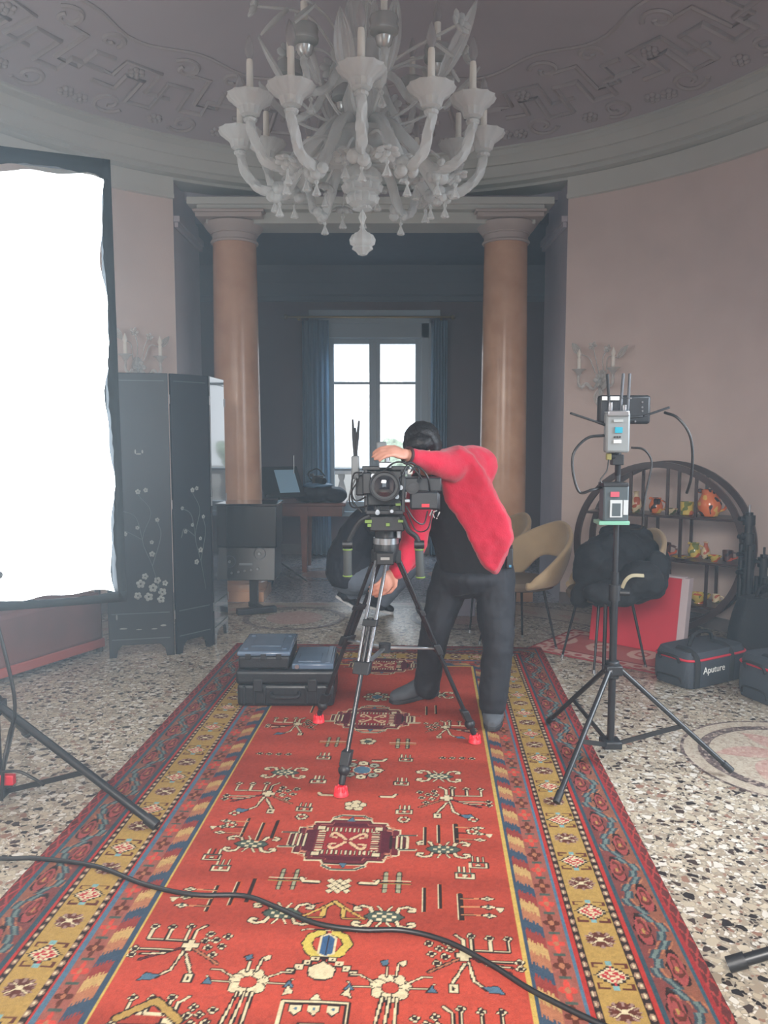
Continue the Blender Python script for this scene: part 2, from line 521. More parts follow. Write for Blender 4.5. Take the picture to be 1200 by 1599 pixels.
# stucco strapwork on the ceiling
st = MB()
def sline(pts, w=0.026, closed=False):
    P3 = []
    for a, r in pts:
        P3.append(Vector((RC.x + r * math.sin(a), RC.y + r * math.cos(a), dome(r) - 0.004)))
    st.tube(P3, w, 6, closed=closed, sq=0.75)
NM = 14
for k in range(NM):
    c = 2 * PI * (k + 0.5) / NM; da = 2 * PI / NM
    A = lambda t: c + da * t
    sline([(A(-.5), 2.52), (A(-.34), 2.52), (A(-.34), 2.34), (A(-.22), 2.34), (A(-.22), 2.62), (A(-.05), 2.62), (A(-.05), 2.28), (A(.12), 2.28),
           (A(.12), 2.55), (A(.28), 2.55), (A(.28), 2.38), (A(.5), 2.38)])
    sline([(A(-.5), 2.38), (A(-.42), 2.38), (A(-.42), 2.20), (A(-.15), 2.20), (A(-.15), 2.46), (A(.02), 2.46)], 0.022)
    sline([(A(.02), 2.12), (A(.2), 2.12), (A(.2), 2.44), (A(.36), 2.44), (A(.36), 2.22), (A(.5), 2.22)], 0.022)
    for (t, r, R0, t0, turns) in ((-.3, 2.70, .13, 0.4, 1.15), (.2, 2.72, .12, 2.4, -1.15), (-.02, 2.06, .11, 3.6, 1.0), (.36, 2.06, .09, 0.5, -1.0)):
        pts = []
        for j in range(19):
            q = j / 18; ang = t0 + turns * 2 * PI * q; rad = R0 * (1 - 0.72 * q)
            pts.append((A(t) + rad * math.cos(ang) / r, r + rad * math.sin(ang)))
        sline(pts, 0.02)
    for (t, r) in ((-.46, 2.76), (.02, 2.74), (.44, 2.74), (-.3, 2.28)):
        for j in range(6):
            ang = 2 * PI * j / 6
            r2 = r + 0.04 * math.sin(ang); a2 = A(t) + 0.04 * math.cos(ang) / r
            st.ell((RC.x + r2 * math.sin(a2), RC.y + r2 * math.cos(a2), dome(r2) - 0.004), (0.024, 0.024, 0.02), 8, 6)
        st.ell((RC.x + r * math.sin(A(t)), RC.y + r * math.cos(A(t)), dome(r) - 0.008), (0.02, 0.02, 0.025), 8, 6)
    # garland
    sline([(A(-.5 + .1 * j), 1.92 + 0.05 * math.cos(2 * PI * j / 10)) for j in range(11)], 0.016)
struct('trim_6', st, M_STUCCO, angle=50)

# opening between the rooms: jambs, soffit, wall over the beam
for sgn, nm in ((-1, 'wall_opening_left'), (1, 'wall_opening_right')):
    mb = MB()
    poly = [(1.69, 7.065), (1.69, 8.02), (2.0, 8.02), (2.0, 7.0)]
    rings = [[(sgn * x, y, z) for x, y in poly] for z in (0.0, 3.90)]
    mb.loft(rings)
    struct(nm, mb, M_JAMB, smooth=False)
mb = MB()
mb.box((0, 7.73, 3.76), (3.4, 0.50, 0.30))
struct('wall_over_beam', mb, M_JAMB, smooth=False)
mb = MB()
for sgn in (1, -1):
    mb.box((sgn * 1.665, 7.55, 3.34), (0.05, 0.94, 0.05)); mb.box((sgn * 1.67, 7.55, 3.29), (0.03, 0.94, 0.04))
struct('trim_7', mb, M_JAMB, smooth=False)
# entablature over the columns
YC = 7.32
mb = MB()
mb.box((0, YC, 3.485), (3.14, 0.56, 0.06)); mb.box((0, YC, 3.435), (2.98, 0.52, 0.042))
mb.box((0, YC, 3.367), (2.86, 0.34, 0.095))
struct('trim_8', mb, M_CORN, smooth=False, bevel=0.006)

# rear room
mb = MB()
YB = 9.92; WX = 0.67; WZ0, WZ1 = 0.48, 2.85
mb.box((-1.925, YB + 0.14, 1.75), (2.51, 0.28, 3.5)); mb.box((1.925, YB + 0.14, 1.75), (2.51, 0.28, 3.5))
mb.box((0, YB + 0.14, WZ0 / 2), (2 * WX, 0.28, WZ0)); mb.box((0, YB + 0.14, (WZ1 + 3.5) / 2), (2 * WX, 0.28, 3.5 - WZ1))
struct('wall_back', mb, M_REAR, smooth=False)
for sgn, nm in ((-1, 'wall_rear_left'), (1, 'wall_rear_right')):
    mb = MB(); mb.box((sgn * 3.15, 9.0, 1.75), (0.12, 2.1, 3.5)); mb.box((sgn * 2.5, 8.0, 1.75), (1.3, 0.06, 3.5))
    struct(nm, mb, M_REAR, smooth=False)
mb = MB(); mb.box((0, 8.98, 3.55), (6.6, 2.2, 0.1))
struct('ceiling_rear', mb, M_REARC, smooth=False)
mb = MB()
rings = []
for x in (-3.05, 3.05):
    rings.append([(x, YB, 3.10), (x, YB - 0.03, 3.10), (x, YB - 0.03, 3.16), (x, YB - 0.06, 3.18), (x, YB - 0.09, 3.30), (x, YB - 0.16, 3.42), (x, YB - 0.18, 3.5), (x, YB, 3.5)])
mb.loft(rings)
struct('trim_9', mb, M_REARCOR, smooth=False)
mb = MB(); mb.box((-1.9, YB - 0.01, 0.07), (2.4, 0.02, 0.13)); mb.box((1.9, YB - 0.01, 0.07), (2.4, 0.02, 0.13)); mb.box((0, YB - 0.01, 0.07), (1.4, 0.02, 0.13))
struct('baseboard_back', mb, M_SKIRT, smooth=False)

# garden window: frame, casements, panes
wf = MB()
yw = YB + 0.10
for sx in (-1, 1): wf.box((sx * (WX - 0.05), yw, (WZ0 + WZ1) / 2), (0.10, 0.20, WZ1 - WZ0))
wf.box((0, yw, WZ1 - 0.09), (2 * WX, 0.20, 0.18)); wf.box((0, yw, WZ0 + 0.03), (2 * WX, 0.20, 0.06))
for sx in (-1, 1): wf.box((sx * (WX + 0.06), YB - 0.015, (WZ0 + WZ1) / 2), (0.14, 0.03, WZ1 - WZ0 + 0.1))
wf.box((0, YB - 0.015, WZ1 + 0.07), (2 * WX + 0.26, 0.03, 0.16))
win = struct('window_1', wf, M_WFRAME, smooth=False, bevel=0.006)
win['label'] = 'tall grey double casement window blown out white at the far end'
cs = MB()
for sx in (-1, 1):
    x0, x1 = (0.0, WX - 0.10) if sx > 0 else (-(WX - 0.10), 0.0)
    cs.box(((x0 + x1) / 2, yw, WZ1 - 0.21), (x1 - x0, 0.06, 0.07)); cs.box(((x0 + x1) / 2, yw, WZ0 + 0.12), (x1 - x0, 0.06, 0.12))
    for x in (x0 + 0.03, x1 - 0.03): cs.box((x, yw, (WZ0 + WZ1) / 2), (0.075, 0.07, WZ1 - WZ0 - 0.3))
    cs.box(((x0 + x1) / 2, yw, 2.13), (x1 - x0, 0.05, 0.03)); cs.box(((x0 + x1) / 2, yw, 1.06), (x1 - x0, 0.05, 0.035))
cs.box((0, yw - 0.04, (WZ0 + WZ1) / 2 - 0.05), (0.055, 0.05, WZ1 - WZ0 - 0.35))
struct('casement', cs, M_WFRAME, win, smooth=False, bevel=0.004)
for sx in (-1, 1):
    g = MB(); g.box((sx * 0.30, yw + 0.01, 1.64), (0.5, 0.006, 2.0)); struct('pane', g, M_GLASS, win, smooth=False)

# outside the garden window: terrace balustrade and distant shrubs
M_BAL = mat('balustrade_stone', (150, 146, 140), 0.8, var=0.08)
t = thing('balustrade', 'pale stone balustrade outside the far window', 'balustrade', (0, 11.6, 0.35))
b = MB(); b.box((0, 11.6, 0.97), (3.4, 0.22, 0.09)); link('rail', b, M_BAL, t, smooth=False, bevel=0.01)
b = MB(); b.box((0, 11.6, 0.40), (3.4, 0.24, 0.10)); link('plinth', b, M_BAL, t, smooth=False)
for k in range(13):
    b = MB(); b.lathe([(0.05, 0.45), (0.05, 0.49), (0.03, 0.51), (0.07, 0.62), (0.06, 0.72), (0.03, 0.83), (0.05, 0.88), (0.05, 0.925)], 12,
                      Matrix.Translation((-1.5 + 0.25 * k, 11.6, 0)))
    link('baluster', b, M_BAL, t)
mb = MB(); mb.box((0, 20, 0.30), (30, 17.4, 0.1))
struct('terrace', mb, M_BAL, smooth=False)
M_LEAF = mat('shrub_leaf', (190, 205, 180), 0.7, var=0.4, vscale=10)
b = MB()
for k in range(26):
    b.ell((1.2 + random.uniform(-1.0, 1.0), 17 + random.uniform(-.5, .5), 0.5 + random.uniform(0, .7)), random.uniform(.25, .45), 8, 6)
tag(link('shrub', b, M_LEAF, remesh=0.08, disp=(0.35, 0.18)), 'sunlit pale green shrub far outside the window', 'shrub')

# haze volume through both rooms, added to imitate lens glare
hm = bpy.data.materials.new('haze'); hm.use_nodes = True
nt = hm.node_tree; nt.nodes.clear()
o = nt.nodes.new('ShaderNodeOutputMaterial'); vs = nt.nodes.new('ShaderNodeVolumeScatter')
vs.inputs['Anisotropy'].default_value = 0.25
tcv = nt.nodes.new('ShaderNodeNewGeometry'); sx_ = nt.nodes.new('ShaderNodeSeparateXYZ'); nt.links.new(tcv.outputs['Position'], sx_.inputs[0])
def vmath(op, a, b_=None):
    n = nt.nodes.new('ShaderNodeMath'); n.operation = op
    for i, q in enumerate((a, b_)):
        if q is None: continue
        if isinstance(q, (int, float)): n.inputs[i].default_value = q
        else: nt.links.new(q, n.inputs[i])
    return n.outputs[0]
def bump1(x, c, w):                                  # soft bank of glare haze about x = c
    q = vmath('DIVIDE', vmath('SUBTRACT', x, c), w); return vmath('DIVIDE', 1.0, vmath('ADD', 1.0, vmath('POWER', vmath('MULTIPLY', q, q), 2.0)))
dens = vmath('ADD', vmath('ADD', HAZE_DENSITY, vmath('MULTIPLY', bump1(sx_.outputs[0], -2.1, 1.25), GLARE_LEFT)), vmath('MULTIPLY', bump1(sx_.outputs[0], 2.3, 1.35), GLARE_RIGHT))
nt.links.new(dens, vs.inputs['Density'])
vs.inputs['Color'].default_value = (0.62, 0.83, 1.0, 1)
nt.links.new(vs.outputs[0], o.inputs['Volume'])
mb = MB(); mb.box((0, 4.3, 2.2), (8.0, 11.0, 4.6))
hz = link('haze', mb, hm, smooth=False)
tag(hz, 'thin bluish haze added through the rooms to imitate lens glare', 'haze', kind='stuff')

# ================================================================== columns
M_MARB = mat('column_marble', (188, 144, 114), 0.26, var=0.10, vscale=3.5, col2=(204, 164, 134))
M_CAPM = mat('capital_plaster', (176, 164, 158), 0.6)
def column(px, lab):
    x = -1.215 if px < 600 else 1.2
    t = thing('marble_column', lab, 'column', (x, YC, 0), group='columns of the opening')
    T = Matrix.Translation((x, YC, 0))
    b = MB(); b.box((x, YC, 0.045), (0.50, 0.50, 0.09)); b.lathe([(0.245, 0.09), (0.255, 0.12), (0.245, 0.155), (0.225, 0.165), (0.222, 0.185), (0.232, 0.20), (0.215, 0.225)], 40, T)
    link('base', b, M_MARB, t)
    b = MB(); b.lathe([(0.222, 0.225), (0.212, 0.26)] + [(0.212 - 0.022 * ((z - 0.26) / 2.96) ** 1.6, z) for z in [0.26 + 0.2915 * k for k in range(11)]], 48, T)
    link('shaft', b, M_MARB, t)
    b = MB(); b.lathe([(0.19, 3.175), (0.206, 3.177), (0.212, 3.188), (0.206, 3.199), (0.194, 3.203), (0.195, 3.25), (0.209, 3.253), (0.209, 3.265), (0.222, 3.275), (0.245, 3.30), (0.262, 3.325), (0.266, 3.34), (0.25, 3.352)], 48, T)
    link('capital', b, M_CAPM, t)
    b = MB(); b.box((x, YC, 3.372), (0.57, 0.55, 0.04)); b.box((x, YC, 3.403), (0.61, 0.58, 0.022))
    link('abacus', b, M_CAPM, t, smooth=False, bevel=0.006)
column(373, 'pinkish marble column on the left of the opening')
column(788, 'pinkish marble column behind the stooping man in red')

# curtains and rod
M_CURT = mat('curtain_voile', (150, 172, 188), 0.85, var=0.05, vscale=30)
_n = M_CURT.node_tree; _t = _n.nodes.new('ShaderNodeBsdfTranslucent'); _t.inputs[0].default_value = srgb(190, 212, 228); _m = _n.nodes.new('ShaderNodeMixShader'); _m.inputs[0].default_value = 0.5
_n.links.new(_n.nodes['Principled BSDF'].outputs[0], _m.inputs[1]); _n.links.new(_t.outputs[0], _m.inputs[2]); _n.links.new(_m.outputs[0], _n.nodes['Material Output'].inputs[0])
M_RODM = mat('brass_rod', (150, 130, 96), 0.3, metal=0.9)
def curtain(x0, x1, lab, seed):
    r = random.Random(seed); b = MB(); P = []
    n = 60; y = YB - 0.13
    ph = [r.uniform(0, 6) for _ in range(4)]
    for i in range(25):
        z = 0.02 + (2.86 - 0.02) * i / 24
        sp = 1 + 0.10 * (1 - i / 24)
        row = []
        for j in range(n + 1):
            t = j / n
            x = (x0 + x1) / 2 + (t - .5) * (x1 - x0) * sp
            w = 0.035 * math.sin(t * 2 * PI * 5.5 + ph[0]) + 0.012 * math.sin(t * 2 * PI * 11 + ph[1] + z * .6)
            row.append((x, y + w * (0.6 + 0.4 * (1 - i / 24)), z))
        P.append(row)
    b.grid(P)
    tag(link('curtain', b, M_CURT, angle=0, solid=0.006), lab, 'curtain', 'window curtains')
curtain(-0.87, -0.55, 'blue grey curtain hanging left of the far window', 3)
curtain(0.69, 0.875, 'blue grey curtain hanging right of the far window behind the man', 4)
t = thing('curtain_rod', 'thin curtain rod above the far window', 'curtain rod', (0, YB - 0.13, 2.90))
b = MB(); b.cyl((-1.06, YB - 0.13, 2.90), (0.93, YB - 0.13, 2.90), 0.013, seg=12); link('rod', b, M_RODM, t)
for x in (-1.07, 0.94):
    b = MB(); b.ell((x, YB - 0.13, 2.90), 0.032, 14, 8); link('finial', b, M_RODM, t)
for x in (-0.92, 0.80):
    b = MB(); b.cyl((x, YB, 2.90), (x, YB - 0.14, 2.90), 0.009, seg=8); b.cyl((x, YB, 2.90), (x, YB - 0.012, 2.90), 0.025, seg=12); link('bracket', b, M_RODM, t)
# ================================================================== the long patterned rug
RUG_A = math.atan(0.0573)
RUG_O = Vector((-0.07, 1.909))           # a point on its centre line
def rug_uv(px, py):
    g = gr(px, py); d = Vector((g.x, g.y)) - RUG_O
    c, s = math.cos(RUG_A), math.sin(RUG_A)
    return d.x * c - d.y * s, d.x * s + d.y * c

class Paint:
    def __init__(s, u0, u1, v0, v1, res):
        s.u0, s.v0, s.res = u0, v0, res; s.xf = None
        s.nu = int(round((u1 - u0) / res)) + 1; s.nv = int(round((v1 - v0) / res)) + 1
        s.U, s.V = np.meshgrid(u0 + np.arange(s.nu) * res, v0 + np.arange(s.nv) * res)
        s.img = np.zeros((s.nv, s.nu, 3), np.float32)
    def fill(s, mask, c): s.img[mask] = srgb(*c)[:3]
    def win(s, a0, a1, b0, b1):
        i0 = max(0, int((a0 - s.u0) / s.res)); i1 = min(s.nu, int((a1 - s.u0) / s.res) + 2)
        j0 = max(0, int((b0 - s.v0) / s.res)); j1 = min(s.nv, int((b1 - s.v0) / s.res) + 2)
        return slice(j0, max(j0, j1)), slice(i0, max(i0, i1))
    def sdf_apply(s, pts, closed, c, oc, ow, half):
        pts = np.array(pts, float)
        if s.xf:
            c0 = np.array(s.xf[:2]); pts = c0 + (pts - c0) * s.xf[2]; half *= s.xf[2]; ow *= max(.75, s.xf[2])
        m = half + ow + 0.004
        sl = s.win(pts[:, 0].min() - m, pts[:, 0].max() + m, pts[:, 1].min() - m, pts[:, 1].max() + m)
        U, V = s.U[sl], s.V[sl]
        if U.size == 0: return
        d = np.full(U.shape, 1e9); ins = np.zeros(U.shape, bool)
        n = len(pts)
        for i in range(n if closed else n - 1):
            a, b = pts[i], pts[(i + 1) % n]
            e = b - a; L = max(1e-12, e @ e)
            t = np.clip(((U - a[0]) * e[0] + (V - a[1]) * e[1]) / L, 0, 1)
            d = np.minimum(d, np.hypot(U - a[0] - t * e[0], V - a[1] - t * e[1]))
            if closed and half == 0:
                cond = (a[1] > V) != (b[1] > V)
                with np.errstate(divide='ignore', invalid='ignore'):
                    xi = a[0] + (V - a[1]) * e[0] / (e[1] if abs(e[1]) > 1e-12 else 1e-12)
                ins ^= cond & (U < xi)
        if closed and half == 0: d = np.where(ins, -d, d)
        sub = s.img[sl]
        if oc is not None: sub[d < half + ow] = srgb(*oc)[:3]
        if c is not None: sub[d < half] = srgb(*c)[:3]
    def poly(s, pts, c, oc=None, ow=0.004): s.sdf_apply(pts, True, c, oc, ow, 0)
    def line(s, pts, w, c, oc=None, ow=0.004, closed=False): s.sdf_apply(pts, closed, c, oc, ow, w / 2)
    def ell(s, cu, cv, ru, rv, c, oc=None, ow=0.004, n=18):
        s.poly([(cu + ru * math.cos(2 * PI * k / n), cv + rv * math.sin(2 * PI * k / n)) for k in range(n)], c, oc, ow)

K_RED = (170, 66, 50); K_CREAM = (206, 192, 156); K_DARK = (44, 30, 28); K_NAVY = (56, 74, 92); K_GREEN = (70, 84, 76)
K_OCHRE = (168, 136, 74); K_MAR = (104, 38, 46); K_PINK = (186, 72, 66); K_BLUE = (78, 108, 128); K_ORANGE = (166, 108, 78); K_BROWN = (92, 46, 34)
PU = 1.085; V0, V1 = -0.55, 3.66
rp_ = Paint(-PU, PU, V0, V1, 0.0030)
U, V = rp_.U, rp_.V
FE, FV = 0.566, V1 - 0.50
side = (np.abs(U) - FE) / (PU - FE); endb = (V - FV) / (V1 - FV)
s_ = np.maximum(side, endb); t_ = np.where(side >= endb, V, U + 0.2)
# field with abrash bands
rp_.fill(s_ <= 0, K_RED)
ab = 0.5 + 0.5 * np.sin(V * 7.3 + np.sin(V * 19) * 1.3 + np.sin(U * 3) * .3)
fm = s_ <= 0
rp_.img[fm] *= (0.80 + 0.32 * ab[fm])[:, None]
def band(a, b, c): rp_.fill((s_ > a) & (s_ <= b), c)
band(0, .022, (190, 160, 84)); band(.022, .05, K_NAVY)
# slanted stripes, toothed
m = (s_ > .05) & (s_ <= .15)
ph = ((t_ / 0.052 + (s_ - .05) * 7 + 0.12 * np.sign(np.sin(s_ * 400))) % 4).astype(int)
for k, c in enumerate((K_NAVY, K_ORANGE, (184, 150, 96), (140, 58, 52))): rp_.fill(m & (ph == k), c)
# flower strip: rosettes on mottled pink
m = (s_ > .15) & (s_ <= .265)
rp_.fill(m, (146, 84, 72))
lt = (t_ / 0.10) % 1 - .5; ls = (s_ - .207) / .115
par = (np.floor(t_ / 0.10) % 2) == 0
rad = np.hypot(lt * 1.0, ls * 1.0); an = np.arctan2(ls, lt)
fl = rad < 0.30 + 0.14 * np.cos(4 * an)
rp_.fill(m & fl & par, K_BROWN); rp_.fill(m & fl & ~par, (196, 70, 58)); rp_.fill(m & (rad < .12), K_ORANGE)
rp_.fill(m & (np.abs(lt) > .44) & (np.abs(ls) < .3), K_GREEN)
band(.265, .29, K_BLUE); band(.29, .312, (170, 50, 44))
# dark beaded guards
for a, b in ((.312, .352), (.575, .615)):
    m = (s_ > a) & (s_ <= b); rp_.fill(m, K_DARK)
    lt = (t_ / 0.040) % 1 - .5; ls = (s_ - (a + b) / 2) / .04
    q = np.hypot(lt, ls * .9)
    rp_.fill(m & (q < .34), (150, 120, 100)); rp_.fill(m & (q < .16), K_CREAM)
# ochre main border: alternating dark rosettes and stepped red and white lozenges with hooks
m = (s_ > .352) & (s_ <= .575); rp_.fill(m, K_OCHRE)
lt = (t_ / 0.30) % 1; ls = (s_ - .4635) / .1115
x = (lt - .25) / .13; r = np.hypot(x * .95, ls * 1.0 / .82); an = np.arctan2(ls, x)
f = m & (r < 0.90 + .08 * np.cos(12 * an)); rp_.fill(f, K_BROWN)
rp_.fill(f & (r > .55) & (np.cos(12 * an) > .45), (150, 120, 110)); rp_.fill(f & (np.abs(np.abs(x) - np.abs(ls)) < .07), K_CREAM); rp_.fill(f & (r < .22), K_CREAM)
x = (lt - .72) / .17
st_ = lambda q, n: np.round(q * n) / n
dm = np.abs(st_(x, 7)) + np.abs(st_(ls, 7)) * 1.05
rp_.fill(m & (dm < 1.0), K_DARK); rp_.fill(m & (dm < .86), K_CREAM); rp_.fill(m & (dm < .72), (176, 52, 58))
chk = ((np.floor(x * 7) + np.floor(ls * 7)) % 3 == 0); rp_.fill(m & (dm < .6) & chk, K_CREAM)
rp_.fill(m & (dm < .5) & (np.abs(ls) < .13) & (np.floor(x * 8) % 2 == 0), K_CREAM)
hx = np.abs(x)
hk = ((np.abs(hx - 1.02) < .07) & (np.abs(ls) > .25) & (np.abs(ls) < .86)) | ((np.abs(np.abs(ls) - .80) < .07) & (hx > .62) & (hx < 1.02)) | ((np.abs(hx - .66) < .06) & (np.abs(ls) > .58) & (np.abs(ls) < .80))
rp_.fill(m & hk, K_BROWN); rp_.fill(m & (np.abs(hx - 1.0) < .16) & (np.abs(ls) < .16), (120, 160, 160))
band(.615, .640, (170, 50, 44)); band(.640, .665, (52, 74, 84))
# wide meander border
m = (s_ > .665) & (s_ <= .89); rp_.fill(m, (118, 62, 58))
ls = (s_ - .7775) / .1125; T = t_ / 0.34
w1 = ls - 0.55 * np.sin(2 * PI * T) - 0.12 * np.sign(np.sin(2 * PI * T * 4))
rp_.fill(m & (w1 > .25), (136, 84, 66))
rp_.fill(m & (np.abs(w1) < .24), (58, 72, 80)); rp_.fill(m & (np.abs(w1) < .10), (104, 120, 116))
for cc, oo in ((0.25, -.42), (0.75, .42)):
    lt = ((T - cc + .5) % 1 - .5) / .26; q = np.hypot(lt, (ls - oo) / .46); an = np.arctan2(ls - oo, lt)
    g = m & (q < .92 + .12 * np.cos(5 * an)) & (np.abs(w1) > .24)
    rp_.fill(g, K_DARK); rp_.fill(g & (q < .78), (150, 70, 68)); rp_.fill(g & (np.abs(np.hypot(lt, (ls - oo) / .46) - .42 - .12 * np.cos(3 * an)) < .10), K_BROWN); rp_.fill(g & (q < .15), K_OCHRE)
rp_.fill(m & (np.abs(np.abs(w1) - .34) < .045) & (np.sin(2 * PI * T * 3 + 1) > 0), K_ORANGE)
band(.89, .915, (56, 84, 96)); band(.915, .935, (150, 46, 48))
m = s_ > .935; rp_.fill(m, (96, 46, 46))
lt = (t_ / 0.09) % 1 - .5; rp_.fill(m & (np.abs(np.abs(lt) - .5 * np.abs((s_ - .967) / .033)) < .10), (158, 60, 58))

# ---- field motifs, in rug coordinates (u across, v away from the near edge of the view)
C_, D_, G_ = K_CREAM, K_DARK, K_GREEN
def mirror(f):
    for sg in (1, -1): f(sg)
def medallion(cv, k=1.0):
    O = [(.0, .20), (.09, .20), (.10, .17), (.17, .17), (.18, .12), (.235, .11), (.235, .05), (.27, .05)]
    q = [(u * k, v * k) for u, v in O]
    loop = q + [(u, -v) for u, v in reversed(q)] + [(-u, -v) for u, v in q] + [(-u, v) for u, v in reversed(q)]
    rp_.poly([(u, cv + v) for u, v in loop], K_MAR, C_, 0.009); rp_.poly([(u * .97, cv + v * .97) for u, v in loop], K_MAR, D_, 0.005)
    rp_.poly([(u * .86, cv + v * .84) for u, v in loop], (84, 26, 40), (168, 96, 84), 0.004)
    sq = .125 * k
    rp_.poly([(-sq * 1.15, cv - sq), (sq * 1.15, cv - sq), (sq * 1.15, cv + sq), (-sq * 1.15, cv + sq)], (150, 44, 48), K_MAR, 0.01)
    for i in range(-6, 7):
        for e in (-1, 1):
            rp_.line([(i * .021 * k, cv + e * sq * .93), (i * .021 * k, cv + e * sq * .70)], .008, C_, D_, .003)
            if abs(i) < 5: rp_.line([(e * sq * 1.12, cv + i * .021 * k), (e * sq * .90, cv + i * .021 * k)], .008, C_, D_, .003)
    for su in (-1, 1):
        for sv in (-1, 1):
            sp = [(su * k * (.012 + .05 * t + .022 * math.sin(t * 2.2) ), cv + sv * k * (.014 + .055 * math.sin(t * 2.3))) for t in [j * .12 for j in range(11)]]
            rp_.line(sp, .017 * k, (214, 180, 140), K_MAR, .004)
            rp_.line([sp[-1], (su * .055 * k, cv + sv * .028 * k)], .013 * k, (214, 180, 140), K_MAR, .003)
            rp_.poly([(su * u * k, cv + sv * v * k) for u, v in ((.12, .10), (.155, .10), (.155, .13), (.12, .13))], C_, D_, .003)
            rp_.line([(su * .17 * k, cv + sv * .15 * k), (su * .21 * k, cv + sv * .13 * k), (su * .20 * k, cv + sv * .10 * k), (su * .18 * k, cv + sv * .11 * k)], .008, (190, 130, 100), None)
    for su in (-1, 1):
        for j in (0, 1, 2):
            rp_.line([(su * (.20 + .024 * j) * k, cv - .055 * k), (su * (.20 + .024 * j) * k, cv + .055 * k)], .007, C_, D_, .004)
        rp_.line([(su * .24 * k, cv + .065 * k), (su * .31 * k, cv + .065 * k)], .010, G_, C_, .003); rp_.line([(su * .24 * k, cv - .065 * k), (su * .31 * k, cv - .065 * k)], .010, G_, C_, .003)
    for sv in (-1, 1):
        rp_.line([(-.09 * k, cv + sv * .215 * k), (-.05 * k, cv + sv * .245 * k), (.05 * k, cv + sv * .245 * k), (.09 * k, cv + sv * .215 * k)], .012, G_, C_, .004)
        rp_.poly([(-.018, cv + sv * .19 * k), (.018, cv + sv * .19 * k), (0, cv + sv * .23 * k)], K_BLUE, D_, .003)
def crab(cu, cv, k=1.0):
    rp_.poly([(cu + u * k, cv + v * k) for u, v in ((-.085, 0), (-.05, .035), (.05, .035), (.085, 0), (.05, -.035), (-.05, -.035))], G_, D_, .006)
    for i in range(-3, 4):
        for j in (-1, 0, 1):
            if (i + j) % 2 == 0 and abs(i) * .021 + abs(j) * .02 < .075:
                rp_.poly([(cu + k * (i * .021 + a), cv + k * (j * .021 + b)) for a, b in ((-.009, -.008), (.009, -.008), (.009, .008), (-.009, .008))], C_)
    for su in (-1, 1):
        for sv in (-1, 1):
            p = [(.055, .035), (.065, .065), (.10, .075), (.13, .06), (.125, .042), (.105, .045)]
            rp_.line([(cu + su * u * k, cv + sv * v * k) for u, v in p], .014 * k, C_, D_, .005)
            rp_.line([(cu + su * .012 * k, cv + sv * .04 * k), (cu + su * .03 * k, cv + sv * .075 * k)], .008, C_, D_, .003)
def hash_(cu, cv, k=1.0):
    for du in (-.035, .035):
        rp_.line([(cu + du * k, cv - .085 * k), (cu + du * k, cv + .085 * k)], .016 * k, (150, 150, 120), D_, .005)
        for dv in (-.06, 0, .06):
            rp_.line([(cu + (du - .016) * k, cv + dv * k), (cu + (du + .016) * k, cv + dv * k)], .008, D_, None)
    rp_.line([(cu - .095 * k, cv - .012), (cu + .095 * k, cv - .012)], .007, K_OCHRE, D_, .002)
    rp_.line([(cu - .095 * k, cv + .012), (cu + .095 * k, cv + .012)], .007, C_, D_, .002)
def rosette(cu, cv, r, petals=7, c=C_, core=(176, 70, 54)):
    for j in range(petals):
        a = 2 * PI * j / petals + .2
        rp_.ell(cu + r * .62 * math.cos(a), cv + r * .62 * math.sin(a), r * .40, r * .40, c, D_, .004, 12)
    rp_.ell(cu, cv, r * .42, r * .42, core, D_, .003, 12)
def bars(u, v, h, w=.016, n=2, du=.05, off=.03):
    for j in range(n):
        rp_.line([(u + j * du, v - h / 2 + j * off), (u + j * du, v + h / 2 + j * off)], w, D_, (176, 70, 40), .004)
        rp_.line([(u + j * du - w * .6, v - h / 2 + j * off), (u + j * du - w * .6, v + h / 2 + j * off)], .004, C_, None)
def tree(cu, cv, sg=1, k=1.0):
    def L(p, w=.009, c=C_): rp_.line([(cu + sg * a * k, cv + b * k) for a, b in p], w, c, D_, .005)
    L([(0, 0), (.0, .09), (-.03, .12)]); L([(0, 0), (.16, -.09)], .007, K_MAR); L([(.01, -.01), (.03, -.14), (.07, -.18)])
    L([(0, .03), (.17, .03), (.17, .09)]); L([(0, .03), (.10, .03), (.10, .09)]); L([(0.03, .03), (.03, .10)]); L([(-.02, -.02), (-.13, -.10)], .008, K_ORANGE)
    L([(0, -.05), (-.05, -.16)]); L([(.06, -.03), (.18, -.03)], .006); L([(.08, -.05), (.17, -.06)], .006)
    for a, b in ((.17, .105), (.10, .105), (.03, .115), (-.06, .07), (-.09, .035), (-.12, .0), (-.07, -.01), (-.10, -.05), (-.05, .03), (-.13, .06), (.2, -.03), (.2, -.065)):
        rosette(cu + sg * a * k, cv + b * k, .017 * k, 4, C_, D_)
    rp_.poly([(cu + sg * u * k, cv + v * k) for u, v in ((-.012, -.03), (.012, -.03), (.012, -.012), (.03, -.012), (.03, .012), (.012, .012), (.012, .03), (-.012, .03), (-.012, .012), (-.03, .012), (-.03, -.012), (-.012, -.012))], C_, D_, .005)
    rp_.poly([(cu + sg * u * k, cv + v * k) for u, v in ((-.06, -.16), (-.03, -.16), (-.03, -.20), (-.06, -.20))], C_, D_, .005); rp_.ell(cu + sg * -.045 * k, cv - .18 * k, .007, .009, D_)
    rp_.poly([(cu + sg * u * k, cv + v * k) for u, v in ((.06, -.17), (.11, -.16), (.13, -.20), (.08, -.195))], K_BLUE, D_, .004)
